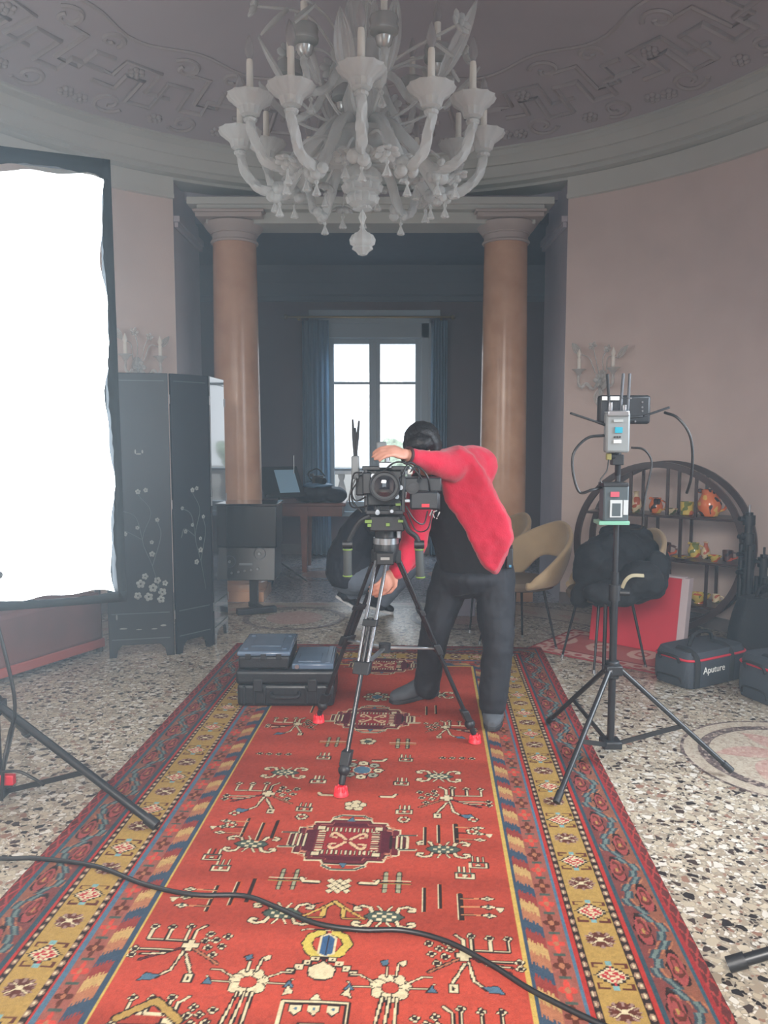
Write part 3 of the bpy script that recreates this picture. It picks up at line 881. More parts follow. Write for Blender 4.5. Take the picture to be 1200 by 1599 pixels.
def vase(cv):
    def f(sg):
        rp_.line([(sg * .03, cv + .105), (sg * .07, cv + .08), (sg * .088, cv + .03), (sg * .06, cv - .03), (sg * .035, cv - .045)], .036, (196, 176, 84), D_, .005)
        for j in range(4): rp_.poly([(sg * (.035 + .03 * j + a), cv - .07 - .026 * j + b) for a, b in ((-.015, -.013), (.015, -.013), (.015, .013), (-.015, .013))], C_, D_, .005); rp_.ell(sg * (.035 + .03 * j), cv - .07 - .026 * j, .005, .005, D_)
        rp_.line([(0, cv + .12), (sg * .10, cv + .125), (sg * .12, cv + .115)], .006, C_, D_, .003)
    mirror(f)
    rp_.poly([(-.028, cv + .07), (0, cv + .09), (.028, cv + .07), (.028, cv - .03), (0, cv - .05), (-.028, cv - .03)], (56, 88, 124), C_, .008)
    rp_.line([(0, cv + .08), (0, cv - .04)], .004, D_); rp_.poly([(-.03, cv - .05), (.03, cv - .05), (0, cv - .085)], D_)
    rp_.poly([(0, cv - .085), (.055, cv - .125), (.045, cv - .175), (.02, cv - .19), (-.02, cv - .19), (-.045, cv - .175), (-.055, cv - .125)], C_, D_, .006)
def bigflower(cu, cv):
    rosette(cu, cv, .085, 7)
    for du in (-.03, .0, .03): rp_.line([(cu + du, cv - .06), (cu + du * 1.3 - .015, cv - .24)], .008, C_, D_, .006)
    rp_.line([(cu - .02, cv + .07), (cu - .02, cv + .13)], .008, C_, D_, .005); rp_.line([(cu + .02, cv + .07), (cu + .03, cv + .15)], .008, C_, D_, .005)
    for du, c in ((-.035, K_BLUE), (.045, C_)): rp_.poly([(cu + du - .015, cv + .16), (cu + du, cv + .135), (cu + du + .02, cv + .15), (cu + du + .015, cv + .175)], c, D_, .004)
    for sg in (-1, 1):
        rp_.line([(cu + sg * .07, cv + .03), (cu + sg * .13, cv + .07), (cu + sg * .17, cv + .07)], .007, C_, D_, .004); rp_.line([(cu + sg * .08, cv), (cu + sg * .16, cv + .0), (cu + sg * .18, cv + .03)], .007, C_, D_, .004)
        rp_.poly([(cu + sg * (.17 + a), cv + .0 + b) for a, b in ((-.02, -.02), (.02, -.02), (.0, .02))], K_BLUE, D_, .004)
def shields(cv):
    rp_.line([(-.13, cv - .25), (-.13, cv), (.13, cv), (.13, cv - .25)], .010, C_, D_, .007)
    for du in (-.075, 0, .075): rp_.poly([(du - .022, cv - .02), (du + .022, cv - .02), (du + .022, cv - .05), (du, cv - .075), (du - .022, cv - .05)], C_, D_, .005); rp_.ell(du, cv - .04, .006, .008, K_BLUE)
    rp_.poly([(-.02, cv + .015), (.02, cv + .015), (0, cv + .045)], C_, D_, .004); rp_.poly([(-.045, cv - .12), (.045, cv - .12), (.045, cv - .2), (-.045, cv - .2)], C_, D_, .008)
    for sg in (-1, 1): rp_.poly([(sg * .10, cv + .05), (sg * .14, cv + .03), (sg * .125, cv + .09)], C_, D_, .004)
def diamond(cu, cv):
    for i in range(-2, 3):
        for j in range(-2, 3):
            if abs(i) + abs(j) <= 2: rp_.poly([(cu + .03 * i + a, cv + .026 * j * 1.0 + b) for a, b in ((-.014, 0), (0, .013), (.014, 0), (0, -.013))] if False else [(cu + .024 * (i + j) * .7 + a, cv + .02 * (i - j) * .9 + b) for a, b in ((-.015, 0), (0, .015), (.015, 0), (0, -.015))], C_, D_, .0035)
def aframe(cv):
    for sg in (-1, 1):
        rp_.line([(0, cv + .075), (sg * .045, cv + .03), (sg * .05, cv - .05)], .02, (190, 160, 84), D_, .005)
        rp_.line([(sg * .05, cv + .03), (sg * .15, cv - .055)], .012, (190, 150, 80), D_, .004); rp_.line([(sg * .06, cv + .07), (sg * .13, cv + .04)], .010, D_, None); rp_.line([(sg * .05, cv - .055), (sg * .12, cv - .055)], .01, (190, 150, 80), D_, .004)
def smallhook(cu, cv, sg):
    rp_.line([(cu - .03 * sg, cv), (cu + .02 * sg, cv), (cu + .03 * sg, cv + .02)], .012, C_, D_, .004)
def gate(cu, cv):
    rp_.line([(cu - .045, cv + .0), (cu - .045, cv - .05), (cu + .045, cv - .05), (cu + .045, cv)], .012, C_, D_, .005); rp_.line([(cu - .045, cv), (cu + .045, cv)], .01, G_, D_, .003)
    for du in (-.03, 0, .03): rp_.line([(cu + du, cv + .01), (cu + du, cv + .06)], .008, C_, D_, .004)
    rp_.ell(cu, cv - .025, .012, .012, C_, D_, .004)
def star(cv):
    for a in range(8):
        q = 2 * PI * a / 8; rp_.poly([(.085 * math.cos(q) + .028 * math.cos(q + 2 * PI * j / 6), cv + .085 * math.sin(q) + .028 * math.sin(q + 2 * PI * j / 6)) for j in range(6)], (150, 150, 130) if a % 2 else C_, D_, .006)
        rp_.ell(.085 * math.cos(q), cv + .085 * math.sin(q), .008, .008, D_)
    rp_.ell(0, cv, .045, .045, K_BLUE, C_, .004)
def branch(cu, cv, sg):
    bars(cu, cv, .19, .018, 1)
    for dv in (.06, .0, -.06): rp_.line([(cu, cv + dv), (cu + sg * .12, cv + dv * 1.05)], .006, (190, 130, 90), D_, .002); rp_.poly([(cu + sg * .12 + a, cv + dv * 1.05 + b) for a, b in ((-.03, 0), (0, .016), (.03, 0), (0, -.016))], C_, D_, .005); rp_.ell(cu + sg * .12, cv + dv * 1.05, .009, .009, G_)
    rp_.poly([(cu + sg * (.17 + a), cv - .02 + b) for a, b in ((-.02, .02), (.02, .02), (0, -.02))], C_, D_, .003)

def vof(py): return rug_uv(540, py)[1]
def put(f, cu, cv, k, *a):
    rp_.xf = (cu, cv, k); f(*a); rp_.xf = None
for y in (1317, 1124, 1040): put(medallion, 0, vof(y), .80, vof(y))
for y, du in ((1434, .16), (1326, .35), (1212, .34), (1085, .34)):
    mirror(lambda sg: put(crab, sg * du, vof(y), .72, sg * du, vof(y)))
for y, du in ((1380, .175), (1162, .17)): mirror(lambda sg: put(hash_, sg * du, vof(y), .66, sg * du, vof(y)))
put(diamond, 0, vof(1388), .85, 0, vof(1388)); put(aframe, 0, vof(1428), .66, vof(1428)); put(vase, 0, vof(1487), .70, vof(1487))
put(star, 0, vof(1205), .85, vof(1205)); put(star, 0, vof(1090), .7, vof(1090))
mirror(lambda sg: put(bigflower, sg * .195, vof(1545), .66, sg * .195, vof(1545)))
put(shields, 0, vof(1572), .66, vof(1572)); rosette(0, vof(1261), .045, 5, C_, C_); rosette(0, vof(1160), .04, 5, C_, K_GREEN)
for y in (1405, 1306, 1110): mirror(lambda sg: bars(sg * .31 - .025, vof(y), .13, .012, 2, .05, .02))
for y in (1414, 1300): mirror(lambda sg: put(branch, sg * .40, vof(y), .72, sg * .40, vof(y), sg))
for y, du, k in ((1490, .40, .78), (1246, .37, .85), (1135, .38, .75)): mirror(lambda sg: put(tree, sg * du, vof(y), k, sg * du, vof(y), sg))
mirror(lambda sg: smallhook(sg * .10, vof(1383), sg)); mirror(lambda sg: smallhook(sg * .13, vof(1246), sg)); mirror(lambda sg: smallhook(sg * .07, vof(1190), sg))
for y, du in ((1266, .20), (1362, .42), (1185, .19), (1222, .18), (1345, .47)): mirror(lambda sg: put(gate, sg * du, vof(y), .62, sg * du, vof(y)))
mirror(lambda sg: rosette(sg * .20, vof(1281), .024, 6, C_, K_RED)); mirror(lambda sg: rosette(sg * .46, vof(1297), .022, 5)); mirror(lambda sg: rosette(sg * .47, vof(1278), .02, 4))
mirror(lambda sg: [rosette(sg * (.36 + .045 * j), vof(1183), .014, 4, C_, D_) for j in range(4)])
mirror(lambda sg: put(tree, sg * .36, vof(1612), .75, sg * .36, vof(1612), sg)); put(vase, 0, vof(1665), .7, vof(1665))
rp_.line([(-.5, vof(1610)), (-.42, vof(1580)), (-.34, vof(1610))], .022, K_OCHRE, D_, .005)
# weave mottling
rng = np.random.default_rng(3)
nz = rng.normal(0, 1, (rp_.nv // 4 + 2, rp_.nu // 4 + 2)); nz = np.repeat(np.repeat(nz, 4, 0), 4, 1)[:rp_.nv, :rp_.nu]
rp_.img *= 0.70 * np.clip(1 + 0.05 * nz + 0.06 * rng.normal(0, 1, (rp_.nv, rp_.nu)), 0.6, 1.5)[..., None].astype(np.float32)

def painted_sheet(name, P, us, vs, place, thick, m, origin):
    iu = np.clip(((us - P.u0) / P.res).round().astype(int), 0, P.nu - 1); iv = np.clip(((vs - P.v0) / P.res).round().astype(int), 0, P.nv - 1)
    col = P.img[np.ix_(iv, iu)]
    nu, nv = len(us), len(vs)
    UU, VV = np.meshgrid(us, vs)
    X, Y = place(UU, VV)
    Z = np.full(UU.shape, thick) ; Z += 0.0012 * np.sin(UU * 40 + 3 * np.sin(VV * 5)) * 0.5
    Z[0, :] = Z[-1, :] = 0.0005; Z[:, 0] = Z[:, -1] = 0.0005
    co = np.stack([X - origin[0], Y - origin[1], Z], -1).reshape(-1, 3).astype(np.float32)
    idx = np.arange(nu * nv).reshape(nv, nu)
    q = np.stack([idx[:-1, :-1], idx[:-1, 1:], idx[1:, 1:], idx[1:, :-1]], -1).reshape(-1, 4)
    me = bpy.data.meshes.new(name)
    me.vertices.add(nu * nv); me.vertices.foreach_set('co', co.ravel())
    me.loops.add(q.size); me.loops.foreach_set('vertex_index', q.ravel().astype(np.int32))
    me.polygons.add(len(q)); me.polygons.foreach_set('loop_start', (np.arange(len(q)) * 4).astype(np.int32))
    me.update(calc_edges=True)
    ca = me.color_attributes.new('weave', 'FLOAT_COLOR', 'POINT')
    rgba = np.concatenate([col.reshape(-1, 3), np.ones((nu * nv, 1), np.float32)], 1).astype(np.float32)
    ca.data.foreach_set('color', rgba.ravel())
    me.polygons.foreach_set('use_smooth', [True] * len(q))
    me.materials.append(m)
    o = bpy.data.objects.new(name, me); COL.objects.link(o); o.location = (origin[0], origin[1], 0.002)
    ORG[o.name] = Vector((origin[0], origin[1], 0.002))
    return o
def wool(name, bump=0.5):
    m = bpy.data.materials.new(name); m.use_nodes = True; nt = m.node_tree; b = nt.nodes['Principled BSDF']
    b.inputs['Roughness'].default_value = 0.95; b.inputs['Specular IOR Level'].default_value = 0.15
    a = nt.nodes.new('ShaderNodeVertexColor'); a.layer_name = 'weave'
    tc = nt.nodes.new('ShaderNodeTexCoord'); n = nt.nodes.new('ShaderNodeTexNoise'); n.inputs['Scale'].default_value = 260
    bp = nt.nodes.new('ShaderNodeBump'); bp.inputs['Strength'].default_value = bump; bp.inputs['Distance'].default_value = 0.004
    nt.links.new(tc.outputs['Object'], n.inputs['Vector']); nt.links.new(n.outputs['Fac'], bp.inputs['Height'])
    nt.links.new(bp.outputs['Normal'], b.inputs['Normal']); nt.links.new(a.outputs['Color'], b.inputs['Base Color'])
    return m
M_WOOL = wool('rug_wool')
def vsteps(v0, v1, s0, s1):
    out = [v0]
    while out[-1] < v1:
        t = (out[-1] - v0) / (v1 - v0); out.append(out[-1] + s0 + (s1 - s0) * t)
    return np.array(out)
us = np.linspace(-PU, PU, int(2 * PU / 0.0034))
vs_ = np.concatenate([np.arange(V0, 0, 0.006), vsteps(0.0, V1, 0.0034, 0.0085)])
ca_, sa_ = math.cos(RUG_A), math.sin(RUG_A)
rug = painted_sheet('rug', rp_, us, vs_, lambda u, v: (RUG_O.x + u * ca_ + v * sa_, RUG_O.y - u * sa_ + v * ca_), 0.008, M_WOOL, (0.0, 3.2))
tag(rug, 'long red patterned rug with yellow and blue borders under the camera tripod', 'rug')

# small faded rug under the red board
fp = Paint(-0.36, 0.36, -0.55, 0.55, 0.006)
fp.fill(np.ones(fp.U.shape, bool), (176, 96, 92))
e = np.minimum(0.36 - np.abs(fp.U), 0.55 - np.abs(fp.V))
fp.fill(e < .12, (196, 160, 148)); fp.fill((e > .03) & (e < .10) & (np.sin(fp.U * 60) * np.sin(fp.V * 60) > 0.1), (168, 84, 84)); fp.fill(e < .02, (140, 60, 62)); fp.fill((e > .12) & (e < .135), (120, 50, 56))
q = np.hypot((fp.V % .3) - .15, fp.U * .8); fp.fill((q < .1) & (q > .05) & (e > .14), (206, 170, 156)); fp.fill((q < .03) & (e > .14), (206, 170, 156))
ang_ = math.radians(50)
fr = painted_sheet('rug', fp, np.linspace(-.36, .36, 110), np.linspace(-.55, .55, 160),
                   lambda u, v: (1.76 + u * math.cos(ang_) - v * math.sin(ang_) * -1, 5.42 + u * math.sin(ang_) - v * math.cos(ang_)), 0.006, M_WOOL, (1.76, 5.42))
tag(fr, 'small faded pink rug under the leaning red board', 'rug')
# ================================================================== Murano style chandelier
def murano(name, col=(200, 202, 200), mixf=0.30, rough=0.22):
    m = bpy.data.materials.new(name); m.use_nodes = True; nt = m.node_tree
    b = nt.nodes['Principled BSDF']; out = nt.nodes['Material Output']
    b.inputs['Base Color'].default_value = srgb(*col); b.inputs['Roughness'].default_value = rough; b.inputs['Specular IOR Level'].default_value = 0.6
    tl = nt.nodes.new('ShaderNodeBsdfTranslucent'); tl.inputs[0].default_value = srgb(*col)
    m1 = nt.nodes.new('ShaderNodeMixShader'); m1.inputs[0].default_value = 0.35
    tr = nt.nodes.new('ShaderNodeBsdfTransparent'); m2 = nt.nodes.new('ShaderNodeMixShader')
    lw = nt.nodes.new('ShaderNodeLayerWeight'); lw.inputs[0].default_value = 0.35
    mp = nt.nodes.new('ShaderNodeMapRange'); mp.inputs[3].default_value = 1 - mixf - 0.15; mp.inputs[4].default_value = 1.0
    nt.links.new(lw.outputs['Facing'], mp.inputs[0]); nt.links.new(mp.outputs[0], m2.inputs[0])
    nt.links.new(b.outputs[0], m1.inputs[1]); nt.links.new(tl.outputs[0], m1.inputs[2])
    nt.links.new(tr.outputs[0], m2.inputs[1]); nt.links.new(m1.outputs[0], m2.inputs[2]); nt.links.new(m2.outputs[0], out.inputs[0])
    tc = nt.nodes.new('ShaderNodeTexCoord'); n = nt.nodes.new('ShaderNodeTexNoise'); n.inputs['Scale'].default_value = 45
    bp = nt.nodes.new('ShaderNodeBump'); bp.inputs['Strength'].default_value = 0.35; bp.inputs['Distance'].default_value = 0.01
    nt.links.new(tc.outputs['Object'], n.inputs['Vector']); nt.links.new(n.outputs['Fac'], bp.inputs['Height']); nt.links.new(bp.outputs['Normal'], b.inputs['Normal'])
    return m
M_MUR = murano('milky_glass', (226, 228, 226), 0.30)
M_MURC = murano('clear_glass', (228, 230, 228), 0.45, 0.12)
M_CANDLE = mat('candle_white', (232, 228, 218), 0.5)
M_BULB = murano('bulb_glass', (190, 186, 186), 0.35, 0.1)
M_SILV = mat('silvered_glass', (190, 192, 190), 0.25, metal=0.6)

def twisted(mb, pts, r, seg=12, amp=0.24, tw=30):
    """rope-twisted glass arm"""
    pts = bez(pts, 40); n = len(pts); rings = []; prev = None
    rs = r if isinstance(r, (list, tuple)) else None
    for i, p in enumerate(pts):
        d = (pts[min(i + 1, n - 1)] - pts[max(i - 1, 0)]).normalized()
        if prev is None: x, y, _ = frame_from(d)
        else:
            x = (prev - d * prev.dot(d)).normalized(); y = d.cross(x)
        prev = x
        t = i / (n - 1); rr = (rs[0] + (rs[1] - rs[0]) * t) if rs else r
        rings.append([p + (x * math.cos(2 * PI * k / seg) + y * math.sin(2 * PI * k / seg)) * rr * (1 + amp * math.cos(3 * (2 * PI * k / seg) + tw * t)) for k in range(seg)])
    mb.loft(rings)
def flower(mb, c, r, d=(0, 0, 1), n=6):
    x, y, z = frame_from(d)
    for k in range(n):
        a = 2 * PI * k / n; o = x * math.cos(a) + y * math.sin(a)
        M = Matrix((tuple(o) + (0,), tuple(z.cross(o)) + (0,), tuple(z) + (0,), (0, 0, 0, 1))).transposed()
        M = Matrix(((o.x, z.cross(o).x, z.x, 0), (o.y, z.cross(o).y, z.y, 0), (o.z, z.cross(o).z, z.z, 0), (0, 0, 0, 1)))
        mb.ell(Vector(c) + o * r * .55 + z * r * .12, (r * .5, r * .36, r * .2), 8, 6, M @ Matrix.Rotation(-0.5, 4, 'Y'))
    mb.ell(Vector(c) + z * r * .2, r * .28, 8, 6)
def gleaf(mb, base, tip, w, bend=(0, 0, 0), curl=0.25, side=None):
    base, tip = Vector(base), Vector(tip); d = tip - base
    x, y, z = frame_from(d, Vector((0, 0, 1)) if side is None else side)
    P = []
    for i in range(13):
        t = i / 12; ww = w * (math.sin(PI * min(1, t * .93 + .07)) ** .8) * (1 - .25 * t)
        c = base + d * t + Vector(bend) * math.sin(PI * t * .5) * t
        row = []
        for j in range(-4, 5):
            q = j / 4
            row.append(c + x * ww * q + y * (abs(q) * ww * curl + 0.004 * math.cos(q * 12)))
        P.append(row)
    o = len(mb.v); mb.grid(P)
    # thickness: mirrored back sheet and rim
    P2 = [[p + y * 0.004 for p in row] for row in P]
    mb.grid(P2)
def pendant(mb, p, s=1.0):
    p = Vector(p)
    T = Matrix.Translation(p)
    mb.lathe([(0.002, 0), (0.002, -0.018 * s), (0.009 * s, -0.024 * s), (0.010 * s, -0.032 * s), (0.004 * s, -0.042 * s), (0.006 * s, -0.050 * s), (0.013 * s, -0.07 * s), (0.020 * s, -0.088 * s), (0.016 * s, -0.094 * s), (0.004 * s, -0.09 * s)], 12, T, 0.18, 6)

CX, CY, CZ = -0.0, 4.4, 0.0
ch = thing('chandelier', 'large milky glass chandelier with candle arms hanging under the dome', 'chandelier', (CX, CY, 2.48))
T0 = Matrix.Translation((CX, CY, 0))
b = MB()
b.lathe([(0.02, 2.98), (0.05, 2.985), (0.16, 3.03), (0.20, 3.09), (0.19, 3.12), (0.10, 3.10), (0.06, 3.12), (0.05, 3.16), (0.085, 3.22), (0.10, 3.30), (0.07, 3.38), (0.05, 3.42), (0.09, 3.45), (0.15, 3.50), (0.16, 3.54), (0.08, 3.53), (0.05, 3.58),
         (0.07, 3.66), (0.085, 3.75), (0.05, 3.86), (0.035, 3.90), (0.09, 3.95), (0.10, 3.98), (0.03, 4.0), (0.02, 4.10), (0.014, 4.30)], 32, T0, 0.05, 12)
link('stem', b, M_MURC, ch)
b = MB(); b.lathe([(0.05, 2.74), (0.045, 2.755), (0.075, 2.77), (0.085, 2.80), (0.075, 2.82), (0.095, 2.83), (0.105, 2.86), (0.09, 2.88), (0.10, 2.89), (0.09, 2.93), (0.05, 2.96), (0.03, 2.99)], 32, T0, 0.08, 10)
link('ribbed_bulb', b, M_MURC, ch)
b = MB(); b.lathe([(0.004, 2.74), (0.012, 2.72), (0.02, 2.70), (0.012, 2.68), (0.006, 2.66), (0.012, 2.64), (0.022, 2.625), (0.05, 2.61), (0.062, 2.585), (0.058, 2.56), (0.045, 2.55), (0.05, 2.535), (0.03, 2.52), (0.02, 2.505), (0.003, 2.50)], 24, T0, 0.14, 8)
link('finial', b, M_MUR, ch)
b = MB()
for k in range(12):
    a = 2 * PI * k / 12
    gleaf(b, (CX + .05 * math.sin(a), CY + .05 * math.cos(a), 2.98), (CX + .24 * math.sin(a), CY + .24 * math.cos(a), 2.99 - .05), .05, (0, 0, .05))
link('leaf_collar', b, M_MURC, ch)
ZC = 3.11; RAD = 0.628
rnd = random.Random(5)
for k in range(12):
    a = 2 * PI * (k / 12) + 0.02
    dv = Vector((math.sin(a), -math.cos(a), 0)); c0 = Vector((CX, CY, 0))
    zc = ZC + (0.03 if k % 2 == 0 else -0.02); R = RAD + (0.0 if k % 2 == 0 else 0.015)
    P = [c0 + dv * .05 + Vector((0, 0, 3.13)), c0 + dv * .16 + Vector((0, 0, 3.16)), c0 + dv * .28 + Vector((0, 0, 3.03)), c0 + dv * .40 + Vector((0, 0, zc - .24)), c0 + dv * .46 + Vector((0, 0, zc - .26)),
         c0 + dv * .55 + Vector((0, 0, zc - .24)), c0 + dv * (R - .035) + Vector((0, 0, zc - .18)), c0 + dv * R + Vector((0, 0, zc - .09)), c0 + dv * R + Vector((0, 0, zc - .05))]
    b = MB(); twisted(b, P, (0.028, 0.022))
    kn = c0 + dv * .44 + Vector((0, 0, zc - .265))
    for _ in range(7): b.ell(kn + Vector((rnd.uniform(-.04, .04), rnd.uniform(-.04, .04), rnd.uniform(-.03, .03))), rnd.uniform(.022, .036), 8, 6)
    arm = link('arm', b, M_MUR, ch)
    tp = c0 + dv * R + Vector((0, 0, zc - .06)); T = Matrix.Translation(tp)
    b = MB(); b.lathe([(0.012, -0.02), (0.03, -0.012), (0.034, 0.0), (0.02, 0.012), (0.045, 0.02), (0.055, 0.05), (0.06, 0.056), (0.10, 0.085), (0.112, 0.108), (0.106, 0.11), (0.055, 0.066), (0.0, 0.06)], 36, T, 0.045, 12)
    link('drip_pan', b, M_MUR, arm)
    b = MB(); b.lathe([(0.017, 0.055), (0.0175, 0.14), (0.0165, 0.262), (0.014, 0.277), (0.0, 0.278)], 12, T); link('candle_sleeve', b, M_CANDLE, arm)
    b = MB(); b.lathe([(0.010, 0.276), (0.012, 0.284), (0.022, 0.307), (0.023, 0.326), (0.017, 0.356), (0.008, 0.38), (0.002, 0.392)], 12, T); link('bulb', b, M_BULB, arm)
    b = MB(); pendant(b, kn + Vector((0, 0, -.03)), 1.0); link('pendant', b, M_MURC, arm)
# upper tier: scroll arms with silvered cups
for k in range(6):
    a = 2 * PI * (k + .28) / 6
    dv = Vector((math.sin(a), -math.cos(a), 0)); c0 = Vector((CX, CY, 0)); R = .40; zc = 3.48
    P = [c0 + dv * .05 + Vector((0, 0, 3.42)), c0 + dv * .16 + Vector((0, 0, 3.40)), c0 + dv * .26 + Vector((0, 0, 3.28)), c0 + dv * .36 + Vector((0, 0, 3.24)), c0 + dv * R + Vector((0, 0, 3.34)), c0 + dv * R + Vector((0, 0, zc - .07))]
    b = MB(); twisted(b, P, (0.02, 0.016)); arm = link('scroll_arm', b, M_MUR, ch)
    T = Matrix.Translation(c0 + dv * R + Vector((0, 0, zc - .08)))
    b = MB(); b.lathe([(0.012, -0.02), (0.036, 0.0), (0.045, 0.03), (0.03, 0.04), (0.068, 0.055), (0.072, 0.07), (0.066, 0.085), (0.07, 0.11), (0.066, 0.125), (0.058, 0.126), (0.05, 0.10), (0.0, 0.09)], 28, T); link('cup', b, M_SILV, arm)
    b = MB(); b.lathe([(0.016, 0.09), (0.017, 0.24), (0.0, 0.241)], 12, T); link('candle_sleeve', b, M_CANDLE, arm)
    b = MB(); b.lathe([(0.010, 0.24), (0.021, 0.272), (0.022, 0.288), (0.008, 0.335), (0.002, 0.348)], 12, T); link('bulb', b, M_BULB, arm)
    b = MB(); pendant(b, c0 + dv * .36 + Vector((0, 0, 3.225)), 1.0); link('pendant', b, M_MURC, arm)
# leaves and flowers between the arms
for k in range(10):
    a = 2 * PI * (k + .5) / 10 + .1
    dv = Vector((math.sin(a), -math.cos(a), 0)); c0 = Vector((CX, CY, 0))
    h = rnd.uniform(.25, .42); r1 = rnd.uniform(.36, .66)
    b = MB(); st0 = c0 + dv * .07 + Vector((0, 0, 3.16)); st1 = c0 + dv * r1 * .75 + Vector((0, 0, 3.22 + h * .25)); tip = c0 + dv * r1 + Vector((0, 0, 3.24 + h))
    b.tube(bez([st0, c0 + dv * r1 * .45 + Vector((0, 0, 3.2)), st1], 12), .008, 6)
    gleaf(b, st1, tip, rnd.uniform(.055, .08), dv * .05, .3, side=dv)
    link('glass_leaf', b, M_MURC, ch)
for k in range(9):
    a = 2 * PI * (k + .15) / 9
    dv = Vector((math.sin(a), -math.cos(a), 0)); c0 = Vector((CX, CY, 0))
    r1 = rnd.uniform(.42, .68); z1 = rnd.uniform(3.42, 3.72)
    b = MB(); b.tube(bez([c0 + dv * .06 + Vector((0, 0, 3.40)), c0 + dv * r1 * .5 + Vector((0, 0, z1 - .02)), c0 + dv * r1 + Vector((0, 0, z1))], 14), .008, 6)
    flower(b, c0 + dv * r1 + Vector((0, 0, z1)), .062, dv + Vector((0, 0, .3))); gleaf(b, c0 + dv * r1 * .7 + Vector((0, 0, z1)), c0 + dv * r1 * .9 + Vector((0, 0, z1 - .14)), .04, dv * .03)
    link('glass_flower', b, M_MUR, ch)
for k in range(12):
    a = 2 * PI * (k + .5) / 12
    dv = Vector((math.sin(a), -math.cos(a), 0)); c0 = Vector((CX, CY, 0))
    z0 = 2.93 if k % 2 else 2.88; r0 = .30 if k % 2 else .50
    b = MB(); b.tube(bez([c0 + dv * .12 + Vector((0, 0, 3.08)), c0 + dv * r0 * .7 + Vector((0, 0, 3.02)), c0 + dv * r0 + Vector((0, 0, z0))], 10), .008, 6)
    flower(b, c0 + dv * r0 + Vector((0, 0, z0)), .065, (dv * .4 + Vector((0, 0, -1))), 7); pendant(b, c0 + dv * r0 + Vector((0, 0, z0 - .02)), 1.05)
    link('hanging_flower', b, M_MURC, ch)
b = MB(); b.lathe([(0.004, 4.23), (0.09, 4.26), (0.11, 4.29), (0.10, 4.318), (0.0, 4.32)], 24, T0); link('ceiling_rose', b, M_CORN, ch)

ch.location.z -= 0.05

# ------------------------------------------------------------------ wall sconces
def sconce(px, py, lab, zoff=0.0):
    w = wallhit(px, py); n = Vector((RC.x - w.x, RC.y - w.y, 0)).normalized(); s_v = Vector((-n.y, n.x, 0))
    up = Vector((0, 0, 1)); base = Vector((w.x, w.y, w.z))
    t = thing('wall_sconce', lab, 'wall lamp', base, group=None)
    x, y = s_v, n
    M = Matrix(((x.x, y.x, 0, base.x), (x.y, y.y, 0, base.y), (0, 0, 1, base.z), (0, 0, 0, 1)))
    def Q(a, b_, c): return M @ Vector((a, b_, c))
    b = MB(); b.ell(Q(0, .02, 0), (.05, .02, .09), 14, 10, M.to_3x3().to_4x4()); b.ell(Q(0, .03, -.09), .028, 10, 8); flower(b, Q(0, .05, 0), .06, n); link('backplate', b, M_MUR, t)
    for sg in (-1, 1):
        P = [Q(sg * .02, .04, -.03), Q(sg * .05, .10, -.07), Q(sg * .09, .14, -.03), Q(sg * .12, .15, -.06), Q(sg * .15, .15, -.03), Q(sg * .15, .15, .05)]
        b = MB(); twisted(b, P, (.014, .010)); arm = link('arm', b, M_MUR, t)
        T = Matrix.Translation(Q(sg * .15, .15, .05))
        b = MB(); b.lathe([(.01, -.01), (.02, .0), (.03, .02), (.06, .04), (.055, .042), (.02, .025), (0, .022)], 20, T); link('drip_pan', b, M_MUR, arm)
        b = MB(); b.lathe([(.016, .02), (.0165, .13), (0, .132)], 12, T); link('candle_sleeve', b, M_CANDLE, arm)
        b = MB(); b.lathe([(.009, .13), (.019, .152), (.018, .17), (.002, .21)], 12, T); link('bulb', b, M_CANDLE, arm)
    for (a0, c1, L, wdt) in ((-.16, .30, .14, .035), (-.05, .36, .16, .04), (.08, .33, .15, .035), (.17, .25, .12, .03)):
        b = MB(); p0 = Q(a0 * .3, .05, .06); p1 = Q(a0, .10, c1 - .08); b.tube(bez([p0, Q(a0 * .5, .10, .18), p1], 10), .005, 6)
        flower(b, p1, wdt, n + up * .3, 5) if abs(a0) < .1 else gleaf(b, p1, p1 + s_v * a0 * .5 + up * .1, wdt, side=n); link('glass_flower', b, M_MURC, t)
    b = MB(); gleaf(b, Q(0, .05, -.08), Q(0.0, .09, -.22), .05, side=n); link('glass_leaf', b, M_MURC, t)
    return t
sconce(942, 594, 'glass wall lamp with two candles on the wall behind the monitor stand')
sconce(213, 574, 'glass wall lamp half hidden behind the black folding screen')
# ================================================================== common metals and plastics
M_BLACK = mat('black_metal', (26, 28, 32), 0.38, var=0.1)
M_BLKP = mat('black_plastic', (24, 26, 30), 0.5, var=0.1, bump=0.08, bscale=200)
M_STEEL = mat('steel', (170, 174, 178), 0.28, metal=0.9)
M_RUBRED = mat('red_rubber', (214, 34, 48), 0.5)
M_REDPL = mat('red_plastic', (196, 34, 52), 0.45)
M_LACQ = mat('black_lacquer', (16, 22, 28), 0.07, spec=0.7, coat=0.6)
M_LACQ2 = mat('worn_lacquer', (18, 24, 30), 0.38, spec=0.4)
M_PEARL = mat('pearl_inlay', (122, 126, 120), 0.3, var=0.2, vscale=40)
M_TWIG = mat('painted_twig', (70, 82, 80), 0.4)
M_EDGE = mat('black_cloth_edging', (36, 44, 48), 0.9)
M_ALU = mat('frame_aluminium', (92, 98, 104), 0.4, metal=0.6)
M_CABLE = mat('cable_rubber', (20, 20, 22), 0.45)
M_GRN = mat('green_accent', (104, 132, 56), 0.5)

